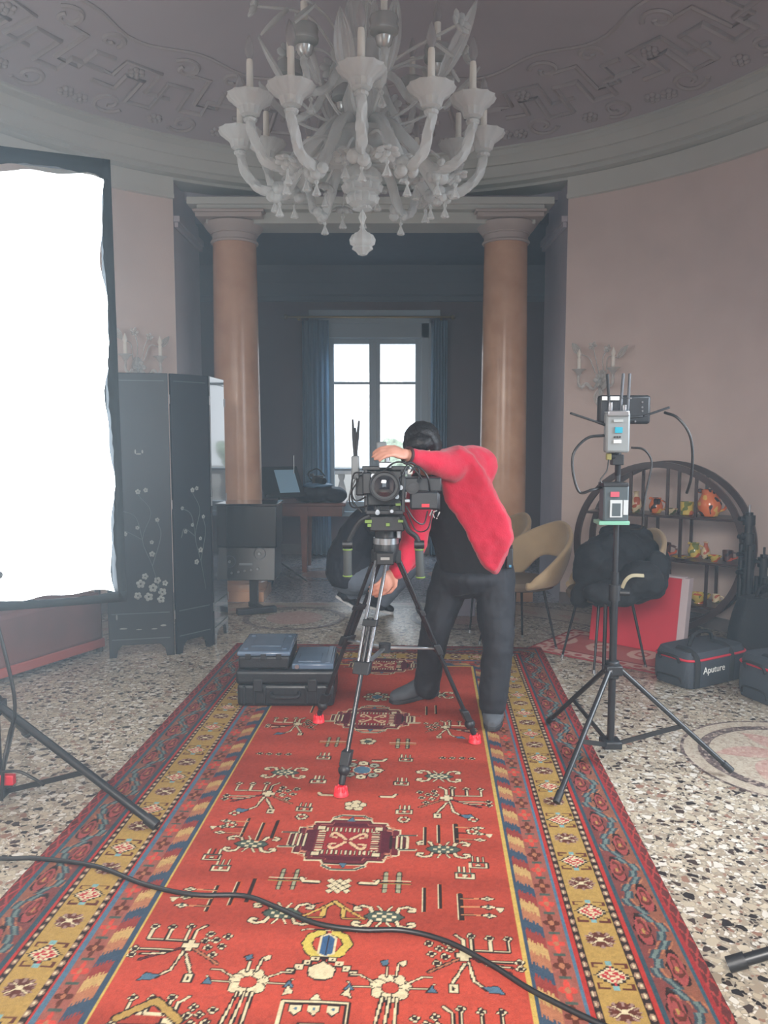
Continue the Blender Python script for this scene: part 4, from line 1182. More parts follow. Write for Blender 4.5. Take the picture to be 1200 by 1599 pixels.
# ------------------------------------------------------------------ lit diffusion frame
M_SCRIM = mat('backlit_diffusion_cloth', (235, 238, 238), 0.9, emit=(240, 250, 255), estr=PANEL_STRENGTH)
R0 = Vector((-1.02, 3.36, 0)); dL = Vector((-0.92, -0.39, 0)).normalized(); nF = Vector((-dL.y, dL.x, 0))
if nF.y > 0: nF = -nF
WF, ZB, ZT = 1.70, 0.80, 2.575
df = thing('diffusion_frame', 'large glowing white diffusion cloth in a black edged frame at the left', 'diffuser', R0 + dL * WF / 2 + Vector((0, 0, ZB)))
b = MB(); P = []
for i in range(41):
    tz = i / 40; row = []
    for j in range(41):
        tx = j / 40
        w = 0.012 * math.sin(tz * 17) * math.exp(-tx * 6) + 0.006 * math.sin(tz * 41) * math.exp(-tx * 9)
        zz = ZB + 0.035 + (ZT - ZB - 0.085) * tz
        zz += (0.010 * math.sin(tx * 21) + 0.008 * math.sin(tx * 47)) * (1 if tz > .97 or tz < .03 else 0)
        p = R0 + dL * (0.012 + w + (WF - 0.03) * tx); p = p + nF * (0.004 + 0.006 * math.sin(tx * 9) * math.sin(tz * 7)); p.z = zz
        row.append(p)
    P.append(row)
b.grid(P); link('diffusion_cloth', b, M_SCRIM, df, angle=0, solid=0.003, label='glowing white cloth')
b = MB()
for z in (ZB, ZT): b.bar(R0 + Vector((0, 0, z)) - nF * .03, R0 + dL * WF + Vector((0, 0, z)) - nF * .03, .03, .03)
for k in (0, WF): b.bar(R0 + dL * k + Vector((0, 0, ZB)) - nF * .03, R0 + dL * k + Vector((0, 0, ZT)) - nF * .03, .03, .03)
link('frame_tube', b, M_ALU, df, smooth=False, bevel=.004)
def edge_strip(p, q, wv, seed, nm):
    r = random.Random(seed); P = []
    for i in range(61):
        t = i / 60; c = p + (q - p) * t
        P.append([c + nF * .008, c + wv * (0.85 + 0.15 * math.sin(t * 19 + seed) + r.uniform(-.08, .08)) + nF * (0.012 + .004 * math.sin(t * 23))])
    b = MB(); b.grid(P); link(nm, b, M_EDGE, df, angle=0, solid=0.004)
edge_strip(R0 + Vector((0, 0, ZT + .03)) - dL * .02, R0 + dL * WF + Vector((0, 0, ZT + .03)), Vector((0, 0, -.075)), 2, 'edging')
edge_strip(R0 + Vector((0, 0, ZB - .0)) - dL * .035, R0 + Vector((0, 0, ZT + .03)) - dL * .025, dL * .042, 5, 'edging')
edge_strip(R0 + Vector((0, 0, ZB - .01)) - dL * .035, R0 + dL * WF + Vector((0, 0, ZB - .01)), Vector((0, 0, .045)), 8, 'edging')

# ------------------------------------------------------------------ light stands
def light_stand(lab, cx, cy, feet, zcol, zbase, ztop, rp=0.016, rl=0.011, braces=(0, 1, 2), knobs=(), twin=None, group=None, legmat=None):
    t = thing('light_stand', lab, 'stand', (cx, cy, 0), group=group)
    lm = legmat or M_BLACK
    b = MB(); b.cyl((cx, cy, zbase - .02), (cx, cy, ztop * .62), rp, seg=14); link('pole', b, lm, t)
    b = MB(); b.cyl((cx, cy, ztop * .60), (cx, cy, ztop), rp * .72, seg=14); link('upper_pole', b, lm, t)
    b = MB(); b.box((cx, cy, zcol), (.075, .075, .045)); b.cyl((cx, cy, zcol - .04), (cx, cy, zcol + .04), .03, seg=14); link('collar', b, M_BLKP, t, bevel=.006)
    b = MB(); b.box((cx, cy, zbase), (.085, .085, .035)); link('base_bracket', b, M_BLKP, t, bevel=.006)
    for z in knobs:
        b = MB(); b.cyl((cx, cy, z - .035), (cx, cy, z + .035), rp * 1.6, seg=14); link('clamp', b, M_BLKP, t)
        b = MB(); b.cyl((cx + .02, cy - .01, z), (cx + .06, cy - .02, z), .014, seg=10); link('knob', b, M_BLKP, t)
    for i, (fx, fy) in enumerate(feet):
        d = Vector((fx - cx, fy - cy, 0)).normalized()
        p0 = Vector((cx, cy, zcol)) + d * .035; p1 = Vector((fx, fy, .027))
        b = MB(); b.cyl(p0, p1, rl, seg=12); lg = link('leg', b, lm, t)
        b = MB(); b.cyl(p1 - (p0 - p1).normalized() * .0 + Vector((0, 0, .0)), p1 + (p0 - p1).normalized() * .05, rl * 1.35, seg=12); link('foot_cap', b, M_BLKP, lg)
        b = MB(); b.cyl(p0 + Vector((-d.y, d.x, 0)) * .015, p0 - Vector((-d.y, d.x, 0)) * .015, .008, seg=8); link('bolt', b, M_STEEL, lg)
        if i in braces:
            m = p0 + (p1 - p0) * .56
            b = MB(); b.bar(Vector((cx, cy, zbase)) + d * .03, m, .008, .02); br = link('brace', b, lm, t)
            b = MB(); b.ell(m, .010, 8, 6); link('rivet', b, M_STEEL, br)
    return t
fl = gr(245, 1300); c0 = Vector((-1.45, 3.12)); v = Vector((fl.x - c0.x, fl.y - c0.y))
def rot2(v, a): return Vector((v.x * math.cos(a) - v.y * math.sin(a), v.x * math.sin(a) + v.y * math.cos(a)))
feet = [tuple(c0 + rot2(v, a)) for a in (0, 2.15, -2.1)]
ls = light_stand('black stand under the glowing frame at the left edge', c0.x, c0.y, feet, at(8, 1105, 3.1).z, at(0, 1238, 3.1).z, 2.66, .02, .016, knobs=(.95,))
b = MB(); b.box(at(12, 1217, 3.05), (.055, .03, .04)); link('clamp_tag', b, M_REDPL, ls, bevel=.004, label='red plastic tag')
b = MB(); b.tube(bez([(-1.43, 3.08, .9), at(22, 1085, 3.05), at(14, 1150, 3.05), at(6, 1190, 3.02), at(2, 1250, 3.0)], 24), .007, 8); link('safety_line', b, M_CABLE, ls)
b = MB(); b.tube(bez([at(2, 1205, 3.0), at(30, 1205, 3.0), at(55, 1217, 3.0), at(68, 1226, 2.98)], 20), .006, 8); link('strap', b, M_CABLE, ls)

# ------------------------------------------------------------------ low red upholstered bench by the left wall
M_REDUP = mat('red_upholstery', (104, 62, 56), 0.85, var=0.15, vscale=6)
M_REDTR = mat('red_skirt_trim', (150, 62, 50), 0.8)
M_DKWOOD = mat('dark_wood', (58, 38, 30), 0.35, var=0.2, vscale=10)
p1 = gr(164, 1018); p0 = gr(28, 1062)
d = (p1 - p0).normalized(); n = Vector((d.y, -d.x, 0)); n = -n if n.x > 0 else n
p0b = p0 - d * 0.25
bn = thing('bench', 'dark red upholstered bench under the glowing cloth by the left wall', 'bench', (p0b + p1) / 2 + n * .25)
def quadbox(mb, a, b_, dep, z0, z1, nn): 
    mb.loft([[a + Vector((0, 0, z0)), b_ + Vector((0, 0, z0)), b_ + nn * dep + Vector((0, 0, z0)), a + nn * dep + Vector((0, 0, z0))],
             [a + Vector((0, 0, z1)), b_ + Vector((0, 0, z1)), b_ + nn * dep + Vector((0, 0, z1)), a + nn * dep + Vector((0, 0, z1))]])
b = MB(); quadbox(b, p0b, p1, .42, .09, .42, n); link('seat', b, M_REDUP, bn, bevel=.03, bseg=3)
b = MB(); quadbox(b, p0b - n * .006, p1 - n * .006, .43, .04, .10, n); link('skirt', b, M_REDTR, bn, bevel=.006)
for q in (p0b, p1):
    b = MB(); b.cyl(q + n * .05 + d * (.0 if q is p0b else .0), q + n * .05 + Vector((0, 0, .44)), .025, .02, 10); link('post', b, M_DKWOOD, bn)

# ------------------------------------------------------------------ black lacquer folding screen
ZS = at(278, 583, 5.356).z
SP = [Vector((-1.735, 5.262, 0)), Vector((-1.309, 5.356, 0)), Vector((-1.105, 5.60, 0)), Vector((-1.0828, 5.99, 0))]
fs = thing('folding_screen', 'black lacquer folding screen with inlaid flowers in front of the left column', 'folding screen', SP[1])
rs = random.Random(11)
for i in range(3):
    a, c = SP[i], SP[i + 1]; L = (c - a).length; e = (c - a) / L; nn = Vector((e.y, -e.x, 0))
    if i == 2: nn = Vector((1, 0, 0)) if nn.x > 0 else nn
    M = Matrix(((e.x, -nn.x if i < 2 else -nn.x, 0, a.x), (e.y, -nn.y, 0, a.y), (0, 0, 1, 0), (0, 0, 0, 1)))
    w = L - .008
    poly = [(.004, 0), (.05, 0), (.06, .05), (.09, .085), (w - .09, .085), (w - .06, .05), (w - .05, 0), (w, 0), (w, ZS), (.004, ZS)]
    b = MB(); b.prism(poly, .024, M)
    pn = link('panel', b, M_LACQ if i == 2 else M_LACQ2, fs, smooth=False, bevel=.003)
    f = -.0135                                   # front face in local y
    def Q(x, z): return M @ Vector((x, f, z))
    for (x, z, ww, hh) in ((w / 2, .30, w - .05, .006), (w / 2, .125, w - .05, .006), (w / 2, ZS - .05, w - .05, .005)):
        b = MB(); b.obox(Q(x, z), e * ww / 2, nn * .001, Vector((0, 0, hh / 2))); link('moulding', b, M_TWIG, pn, smooth=False)
    if i < 2:
        b = MB(); sc = w / .43
        for path in ([(.35, .42), (.30, .62), (.24, .80), (.30, .98), (.22, 1.10)], [(.30, .62), (.36, .82), (.34, .92)], [(.24, .80), (.12, .86), (.08, .80)], [(.24, .80), (.20, .95), (.10, 1.0)]):
            b.tube(bez([Q(x * sc, z) for x, z in path], 16), .0022, 5)
        link('twig', b, M_TWIG, pn)
        fls = [(.30, .47, .03), (.36, .44, .028), (.22, .50, .03), (.27, .41, .03), (.20, .42, .026), (.35, .39, .026), (.25, .55, .022), (.33, .52, .024), (.38, .50, .02)] if i == 0 else [(.25, .62, .02)]
        fls += [(.30, .70, .02), (.13, .84, .016), (.21, .88, .014), (.30, .78, .014), (.22, 1.12, .018), (.27, 1.13, .016), (.34, .93, .015), (.10, 1.0, .014)]
        for (x, z, r) in fls:
            b = MB()
            for k in range(5):
                q = 2 * PI * k / 5 + x * 30
                b.ell(Q(x * sc + r * .6 * math.cos(q), z + r * .6 * math.sin(q)), (r * .42, .0015, r * .42), 8, 5, Matrix.Rotation(math.atan2(e.y, e.x), 4, 'Z'))
            link('flower_inlay', b, M_PEARL, pn)
        if i == 0:
            for (x, z, ww, hh) in ((.23, 1.37, .035, .01), (.21, 1.385, .01, .03), (.255, 1.385, .012, .024), (.20, .19, .04, .008), (.30, .19, .04, .008), (.10, .20, .05, .012), (.36, .21, .04, .014), (.06, .28, .012, .04)):
                b = MB(); b.ell(Q(x, z), (ww / 2, .0015, hh / 2), 10, 6, Matrix.Rotation(math.atan2(e.y, e.x), 4, 'Z')); link('pearl_inlay', b, M_PEARL, pn)
    for z in (.25, 1.0, ZS - .2):
        b = MB(); b.cyl(c + Vector((0, 0, z)) + nn * .014, c + Vector((0, 0, z + .06)) + nn * .014, .004, seg=8); link('hinge', b, M_STEEL, pn)

# ------------------------------------------------------------------ black equipment box on a low stand
YE = 6.62
x0, x1 = at(341, 850, YE).x, at(432, 850, YE).x; z1 = at(380, 790, YE).z; z0 = at(380, 905, YE).z; zm = at(380, 855, YE).z
M_EQ = mat('equipment_black', (20, 23, 27), 0.32, var=0.1)
eq = thing('equipment_box', 'black equipment box with two dials on a low stand before the left column', 'equipment', ((x0 + x1) / 2, YE + .2, 0))
b = MB(); b.box(((x0 + x1) / 2, YE + .2, (z1 + zm) / 2), (x1 - x0, .40, z1 - zm)); link('body', b, M_EQ, eq, bevel=.008)
b = MB(); b.box(((x0 + x1) / 2, YE + .2, z1 + .008), (x1 - x0 + .02, .42, .018)); link('top', b, M_LACQ, eq, bevel=.004)
b = MB(); b.loft([[(x0 + .02, YE - .05, z0), (x1 - .01, YE - .05, z0), (x1 - .01, YE + .38, z0), (x0 + .02, YE + .38, z0)], [(x0 + .02, YE, zm), (x1 - .01, YE, zm), (x1 - .01, YE + .38, zm), (x0 + .02, YE + .38, zm)]])
link('control_panel', b, M_EQ, eq, bevel=.006)
fy = lambda z: YE - .05 * (zm - z) / (zm - z0) - .006
for px, py in ((360, 876), (406, 864)):
    c = at(px, py, YE); c.y = fy(c.z)
    b = MB(); b.tube([c + Vector((.048 * math.cos(2 * PI * k / 24), 0, .048 * math.sin(2 * PI * k / 24))) for k in range(24)], .004, 6, closed=True); dl = link('dial', b, M_ALU, eq)
    b = MB(); b.cyl(c, c + Vector((0, -.02, 0)), .012, seg=12); link('knob', b, M_STEEL, dl)
for k in range(5):
    c = at(364 + 10 * k, 893 - 1.5 * k, YE); c.y = fy(c.z)
    b = MB(); b.cyl(c, c + Vector((0, -.018, 0)), .010, seg=10); link('knob', b, M_STEEL, eq)
b = MB(); c = at(385, 880, YE); c.y = fy(c.z); b.box(c, (.11, .004, .018)); link('scale_plate', b, mat('scale_plate', (110, 120, 124), 0.4), eq)
b = MB(); b.box(((x0 + x1) / 2 + .02, YE + .18, z0 / 2), (.07, .06, z0)); link('post', b, M_EQ, eq)
b = MB(); b.bar(Vector((x0 + .16, YE - .08, .03)), Vector((x1 - .02, YE + .05, .03)), .07, .05); b.bar(Vector((x0 + .22, YE + .28, .025)), Vector((x1 - .1, YE - .02, .025)), .06, .045); link('foot', b, M_EQ, eq, bevel=.006)

# ------------------------------------------------------------------ rear room: desk, papers on a music stand, gear
M_REDW = mat('reddish_wood', (104, 56, 40), 0.3, var=0.2, vscale=7)
dk = thing('desk', 'dark reddish wooden desk by the curtain in the far room', 'desk', (-.78, 8.85, 0))
b = MB(); b.box((-.80, 8.88, .745), (1.0, .62, .035)); link('desk_top', b, M_REDW, dk, bevel=.006)
b = MB(); b.box((-.80, 8.88, .67), (.92, .54, .11)); link('apron', b, M_REDW, dk)
for sx in (-1.24, -.80 + .42 - .37):
    for sy in (8.63, 9.12):
        b = MB(); b.loft([[(sx - k, sy - k, z), (sx + k, sy - k, z), (sx + k, sy + k, z), (sx - k, sy + k, z)] for z, k in ((0, .025), (.6, .04), (.73, .04))]); link('leg', b, M_REDW, dk, smooth=False)
M_PAPER = mat('pale_blue_paper', (150, 190, 215), 0.7)
ms = thing('music_stand', 'black music stand with pale blue sheets beside the left column', 'music stand', (-.93, 7.95, 0))
b = MB(); b.cyl((-.93, 7.95, .1), (-.93, 7.95, 1.0), .012, seg=10); link('pole', b, M_BLACK, ms)
for a in (.3, 2.4, 4.5):
    b = MB(); b.cyl((-.93, 7.95, .22), (-.93 + .28 * math.cos(a), 7.95 + .28 * math.sin(a), .012), .009, seg=8); link('leg', b, M_BLACK, ms)
c = Vector((-.91, 7.95, 1.03)); Mr = Matrix.Translation(c) @ Matrix.Rotation(math.radians(28), 4, 'Z') @ Matrix.Rotation(math.radians(-38), 4, 'X')
b = MB(); b.box((0, 0, 0), (.42, .012, .36), M=Mr); b.box((0, -.03, -.18), (.42, .06, .012), M=Mr); link('tray', b, M_EQ, ms, smooth=False)
b = MB(); b.box((.06, -.010, -.01), (.21, .004, .29), M=Mr); sh = link('sheet', b, M_PAPER, ms, smooth=False, label='pale blue paper')
b = MB(); b.cyl(c + Vector((.13, 0, .08)), c + Vector((.13, 0, .26)), .004, seg=6); link('lamp_rod', b, M_STEEL, ms)
M_BAG = mat('dark_gear_cloth', (34, 36, 44), 0.7, var=0.2, bump=.3, bscale=14)
M_BLUC = mat('blue_sheen_cloth', (96, 130, 160), 0.5, var=0.2)
gb = thing('gear_bag', 'dark gear bag with a bluish cloth on top lying on the far desk', 'bag', (-.58, 8.75, .765))
b = MB(); b.ell((-.60, 8.72, .86), (.26, .18, .10), 20, 12); b.ell((-.42, 8.70, .84), (.14, .14, .09), 16, 10); b.ell((-.74, 8.72, .83), (.13, .14, .07), 16, 10)
link('body', b, M_BAG, gb, remesh=.015, smit=4, disp=(.03, .08))
b = MB(); b.ell((-.60, 8.65, .95), (.17, .12, .028), 16, 8); link('cloth', b, M_BLUC, gb, remesh=.01, disp=(.03, .05))
b = MB(); b.box((-.60, 8.64, 1.01), (.12, .09, .09)); b.cyl((-.60, 8.6, 1.01), (-.52, 8.52, 1.0), .035, seg=14); b.box((-.66, 8.62, 1.06), (.04, .1, .03)); b.tube(bez([(-.66, 8.6, 1.0), (-.7, 8.58, 1.08), (-.6, 8.58, 1.13), (-.52, 8.6, 1.05)], 16), .008, 6)
tag(link('camera', b, M_BLKP, bevel=.004), 'small black camera resting on the cloth of the far desk', 'camera')

# ------------------------------------------------------------------ black equipment cases on the rug
M_CASE = mat('case_polymer', (26, 29, 33), 0.42, var=0.08, bump=.15, bscale=120)
M_CASET = mat('case_top_painted_sheen', (82, 98, 116), 0.22, var=0.1)  # bluish window reflection is put into the base colour
xa, xb = gr(370, 1108).x, gr(522, 1108).x; yf = gr(450, 1108).y; zt = at(450, 1048, yf).z
pc = thing('equipment_case', 'large black ribbed hard case lying on the rug beside the tripod', 'case', ((xa + xb) / 2, yf + .19, .011))
zl = .011 + (zt - .011) * .62
b = MB(); b.box(((xa + xb) / 2, yf + .20, (.011 + zl) / 2), (xb - xa, .38, zl - .014)); link('body', b, M_CASE, pc, bevel=.02, bseg=3)
b = MB(); b.box(((xa + xb) / 2, yf + .20, (zl + zt) / 2), (xb - xa + .012, .392, zt - zl)); link('lid', b, M_CASE, pc, bevel=.018, bseg=3)
for k in range(9):
    if abs(k - 4) > 1:
        b = MB(); b.box((xa + .04 + (xb - xa - .08) * k / 8, yf + .006, (.02 + zl) / 2), (.012, .02, zl - .04)); link('rib', b, M_CASE, pc, bevel=.003)
for k in (.22, .78):
    b = MB(); b.box((xa + (xb - xa) * k, yf - .004, zl), (.05, .016, .07)); link('latch', b, M_BLKP, pc, bevel=.005)
b = MB(); xm = (xa + xb) / 2; b.tube(bez([(xm - .075, yf + .01, zl - .045), (xm - .06, yf - .02, zl - .06), (xm + .06, yf - .02, zl - .06), (xm + .075, yf + .01, zl - .045)], 18), .010, 8); link('handle', b, M_BLKP, pc)
# smaller boxes on the lid
zt2 = at(412, 1018, yf + .02).z
yb2 = gr(415, 988, zt2).y
s1 = thing('equipment_case', 'small dark box with a shiny lid on top left of the large black case', 'case', (gr(412, 1048, zt).x, (yf + yb2) / 2, zt + .001))
xc0, xc1 = at(372, 1040, yf + .03).x, at(452, 1040, yf + .03).x
dep = min(.40, yb2 - yf - .02)
b = MB(); b.box(((xc0 + xc1) / 2, yf + .03 + dep / 2, zt + .001 + (zt2 - zt) * .36), (xc1 - xc0, dep, (zt2 - zt) * .72)); link('body', b, M_CASE, s1, bevel=.012)
b = MB(); b.box(((xc0 + xc1) / 2, yf + .03 + dep / 2, zt + (zt2 - zt) * .86), (xc1 - xc0 + .012, dep + .012, (zt2 - zt) * .27)); ld = link('lid', b, M_CASET, s1, bevel=.010, label='shiny lid with painted bluish reflection')
for k in (.2, .5, .8):
    b = MB(); b.box((xc0 + (xc1 - xc0) * k, yf + .023, zt + (zt2 - zt) * .72), (.03, .012, .03)); link('latch', b, M_BLKP, s1, bevel=.003)
for kx in (.12, .88):
    for ky in (.15, .85):
        b = MB(); b.cyl((xc0 + (xc1 - xc0) * kx, yf + .03 + dep * ky, zt2 - .002), (xc0 + (xc1 - xc0) * kx, yf + .03 + dep * ky, zt2 + .006), .014, seg=12); link('stacking_boss', b, M_CASET, ld)
b = MB(); b.box(((xc0 + xc1) / 2, yf + .03 + dep / 2, zt2 + .002), ((xc1 - xc0) * .6, dep * .5, .005)); link('lid_panel', b, M_CASET, ld, bevel=.002)
xd0, xd1 = at(456, 1040, yf + .03).x, at(521, 1040, yf + .03).x
s2 = thing('equipment_case', 'flat dark box with a shiny lid on top right of the large black case', 'case', ((xd0 + xd1) / 2, yf + .2, zt + .001))
b = MB(); b.box(((xd0 + xd1) / 2, yf + .20, zt + .018), (xd1 - xd0, .36, .034)); link('body', b, M_CASET, s2, bevel=.008)
b = MB(); b.box(((xd0 + xd1) / 2 - .02, yf + .14, zt + .037), ((xd1 - xd0) * .55, .16, .006)); b.box((xd1 - .03, yf + .2, zt + .037), (.03, .34, .006)); link('lid_panel', b, M_CASET, s2, bevel=.002)
b = MB(); b.cyl((xd0 + .03, yf + .015, zt + .02), (xd0 + .03, yf + .01, zt + .02), .012, seg=10); link('lock', b, M_STEEL, s2)

# ------------------------------------------------------------------ cable across the rug
pts = [gr(-160, 1335, .02), gr(0, 1340, .02), gr(60, 1340, .02), gr(150, 1352, .02), gr(225, 1380, .02), gr(300, 1396, .02), gr(380, 1398, .02), gr(430, 1415, .02), gr(490, 1440, .02), gr(560, 1451, .02), gr(630, 1452, .02), gr(700, 1470, .02), gr(770, 1507, .02), gr(830, 1545, .02), gr(920, 1590, .02), gr(1000, 1625, .02)]
for q in pts: q.z = .0185 if abs(q.x) < 1.15 else .0185
b = MB(); b.tube(bez(pts, 120), .0078, 10)
tag(link('cable', b, M_CABLE), 'long black cable snaking across the red rug in the foreground', 'cable')
# stand whose foot reaches in from the right edge
f0 = gr(1137, 1521)
light_stand('black stand leg reaching in at the bottom right corner', 1.75, 1.96, [(f0.x, f0.y), (2.0, 2.38), (1.52, 1.42)], .34, .16, 1.9, .02, .016, knobs=(.9,))
# ================================================================== camera tripod
YT = 3.64
apex = at(603, 862, YT)
tp = thing('camera_tripod', 'black camera tripod with red rubber feet standing on the red rug', 'tripod', (apex.x, YT, 0.01))
F = [gr(533, 1246), gr(498, 1131), gr(742, 1163)]
M_CARB = mat('carbon_tube', (30, 31, 35), 0.25, var=0.1)
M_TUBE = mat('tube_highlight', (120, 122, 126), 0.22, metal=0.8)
b = MB(); b.lathe([(.02, -.05), (.05, -.04), (.058, .0), (.06, .03), (.052, .05), (.03, .05)], 24, Matrix.Translation(apex)); link('bowl', b, M_BLKP, tp)
mids = []
for i, f in enumerate(F):
    hd = Vector((f.x - apex.x, f.y - apex.y, 0)).normalized(); sd = Vector((-hd.y, hd.x, 0))
    top = apex + hd * .05 + Vector((0, 0, -.02)); foot = Vector((f.x, f.y, .045))
    mid = top + (foot - top) * .50; mids.append(mid)
    ax = (foot - top).normalized()
    b = MB(); b.obox(top, sd * .035, hd * .014, Vector((0, 0, .03))); leg = link('leg', b, M_BLKP, tp, bevel=.005)
    b = MB()
    for s_ in (-1, 1): b.cyl(top + sd * .026 * s_, mid + sd * .022 * s_, .0085, seg=10)
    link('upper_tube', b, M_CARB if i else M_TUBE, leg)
    b = MB(); b.obox(mid, sd * .038, Vector((0, 0, 1)).cross(sd) * .016, ax * .028); link('clamp', b, M_BLKP, leg, bevel=.004); b = MB(); b.obox(top + (foot - top) * .30, sd * .034, Vector((0, 0, 1)).cross(sd) * .013, ax * .016); link('clamp', b, M_BLKP, leg, bevel=.004)
    b = MB(); b.cyl(mid - ax * .22, foot + (top - foot) * .05, .0105, seg=12); link('lower_tube', b, M_CARB, leg)
    low = top + (foot - top) * .88
    b = MB(); b.obox(low, sd * .022, Vector((0, 0, 1)).cross(sd) * .018, ax * .03); b.cyl(low, foot + (top - foot) * .01, .014, seg=12); b.ell(low + ax * .05, .026, 12, 8); link('ankle', b, M_BLKP, leg, bevel=.004)
    b = MB()
    b.lathe([(.024, 0.011), (.032, .014), (.029, .028), (.018, .040), (.012, .05)], 18, Matrix.Translation((f.x, f.y, 0)))
    for k in range(6): a = 2 * PI * k / 6; b.ell((f.x + .021 * math.cos(a), f.y + .021 * math.sin(a), .034), (.007, .007, .020), 8, 6)
    link('rubber_foot', b, M_RUBRED, leg, label='red rubber foot')
sc_ = Vector((apex.x - .005, YT, mids[0].z + .02))
b = MB(); b.cyl(sc_ - Vector((0, 0, .02)), sc_ + Vector((0, 0, .02)), .028, seg=16); sp = link('spreader_hub', b, M_BLKP, tp)
for m in mids:
    b = MB(); b.bar(sc_, m, .022, .010); link('spreader_arm', b, M_STEEL, tp, bevel=.002)
# fluid head
hz0 = apex.z + .05
b = MB(); b.cyl((apex.x, YT, hz0 - .01), (apex.x, YT, hz0 + .018), .058, seg=28); hb = link('head_ring', b, M_STEEL, tp, label='pale metal ring')
b = MB(); b.cyl((apex.x, YT, hz0 + .015), (apex.x, YT, hz0 + .085), .052, .047, 28); b.box((apex.x, YT, hz0 + .10), (.10, .10, .05)); hd_ = link('fluid_head', b, M_BLKP, tp, bevel=.006)
b = MB(); b.box((apex.x + .058, YT - .02, hz0 + .06), (.02, .05, .085)); link('side_lever', b, M_STEEL, hd_, bevel=.004)
b = MB(); b.box((apex.x - .004, YT - .066, apex.z - .02), (.08, .03, .055)); link('front_plate', b, M_BLKP, tp, bevel=.005)
b = MB(); b.box((apex.x - .004, YT - .083, apex.z - .018), (.040, .004, .012)); link('maker_plate', b, mat('dull_plate', (140, 142, 140), 0.5), tp)
ptop = hz0 + .128

# ================================================================== cinema camera rig on the head
YR = 3.60
M_CAM = mat('camera_body', (28, 31, 36), 0.42, var=0.12, bump=.06, bscale=150)
M_LENSG = mat('lens_glass', (16, 20, 30), 0.04, spec=0.9, coat=1.0)
M_GREY = mat('grey_housing', (112, 116, 118), 0.5, var=0.06)
M_WHITE = mat('white_mark', (225, 226, 222), 0.6)
cr = thing('cinema_camera', 'black cinema camera rig with large lens on the tripod', 'camera', (apex.x, YR, ptop))
def PX(px, py, y=YR): return at(px, py, y)
def pbox(px0, py0, px1, py1, y0, y1, m, nm, par=cr, bev=.006, lab=None):
    a = PX(px0, py1, y0); c = PX(px1, py0, y0)
    b = MB(); b.box(((a.x + c.x) / 2, (y0 + y1) / 2, (a.z + c.z) / 2), (abs(c.x - a.x), y1 - y0, abs(c.z - a.z)))
    return link(nm, b, m, par, bevel=bev, label=lab)
pbox(577, 806, 632, 830, 3.50, 3.80, M_BLKP, 'sliding_plate')
pbox(584, 786, 626, 808, 3.54, 3.74, M_CAM, 'riser_block')
bodyp = pbox(572, 733, 628, 790, 3.52, 3.86, M_CAM, 'body')
pbox(566, 738, 580, 772, 3.47, 3.66, M_CAM, 'side_module')
pbox(624, 744, 634, 782, 3.50, 3.7, M_CAM, 'side_module')
# lens
lc = PX(601, 759, 3.40)
b = MB(); b.cyl((lc.x, 3.56, lc.z), (lc.x, 3.44, lc.z), .054, .058, 36); b.cyl((lc.x, 3.47, lc.z), (lc.x, 3.40, lc.z), .062, .066, 36); ln = link('lens', b, M_CAM, cr)
b = MB()
for k in range(36): a = 2 * PI * k / 36; b.box((lc.x + .0585 * math.cos(a), 3.50, lc.z + .0585 * math.sin(a)), (.006, .03, .006))
link('focus_ring', b, M_BLKP, ln)
b = MB(); b.tube([(lc.x + .062 * math.cos(2 * PI * k / 40), 3.397, lc.z + .062 * math.sin(2 * PI * k / 40)) for k in range(40)], .005, 8, closed=True); link('lens_rim', b, M_BLKP, ln)
b = MB(); b.lathe([(.0001, .012), (.02, .011), (.036, .007), (.050, 0), (.050, -.01), (.0001, -.01)], 36, Matrix.Translation((lc.x, 3.402, lc.z)) @ Matrix.Rotation(PI / 2, 4, 'X')); link('front_glass', b, M_LENSG, ln)
# cage, rods, handle
b = MB()
for px in (572, 630):
    a = PX(px, 728, 3.50); c = PX(px, 800, 3.50); b.bar(a, c, .016, .016)
b.bar(PX(566, 731, 3.50), PX(640, 731, 3.50), .018, .018); b.bar(PX(572, 800, 3.5), PX(630, 800, 3.5), .018, .018)
link('cage', b, M_CAM, cr, bevel=.003)
b = MB()
for s_ in (-1, 1): b.cyl((apex.x + .03 * s_ - .006, 3.36, PX(600, 797, 3.4).z), (apex.x + .03 * s_ - .006, 3.84, PX(600, 797, 3.4).z), .0075, seg=10)
link('support_rods', b, M_STEEL, cr)
hx = PX(605, 700, 3.56)
b = MB(); b.box((hx.x, 3.68, hx.z - .030), (.035, .14, .024)); b.box((hx.x, 3.62, hx.z - .06), (.022, .022, .07)); b.box((hx.x, 3.73, hx.z - .06), (.022, .022, .07)); th = link('top_handle', b, M_BLKP, cr, bevel=.008)
b = MB(); b.box((hx.x + .002, 3.60, hx.z - .06), (.02, .012, .05)); link('handle_post', b, M_STEEL, th, bevel=.003)
pbox(588, 690, 604, 712, 3.66, 3.74, M_GREY, 'accessory_block')
pbox(592, 722, 612, 731, 3.46, 3.54, M_STEEL, 'mount_plate', bev=.003)
# wireless transmitter with antennas
tx = pbox(549, 712, 561, 748, 3.50, 3.56, M_GREY, 'transmitter')
b = MB()
for (u0, v0, u1, v1) in ((554, 712, 551, 655), (556, 712, 561, 657), (557, 712, 555, 668)): b.tube([PX(u0, v0, 3.53), PX((u0 + u1) / 2, (v0 + v1) / 2, 3.53), PX(u1, v1, 3.53)], [.005, .007, .004], 8)
link('antenna', b, M_BLKP, tx)
pbox(556, 742, 570, 774, 3.52, 3.62, M_BLKP, 'bracket')
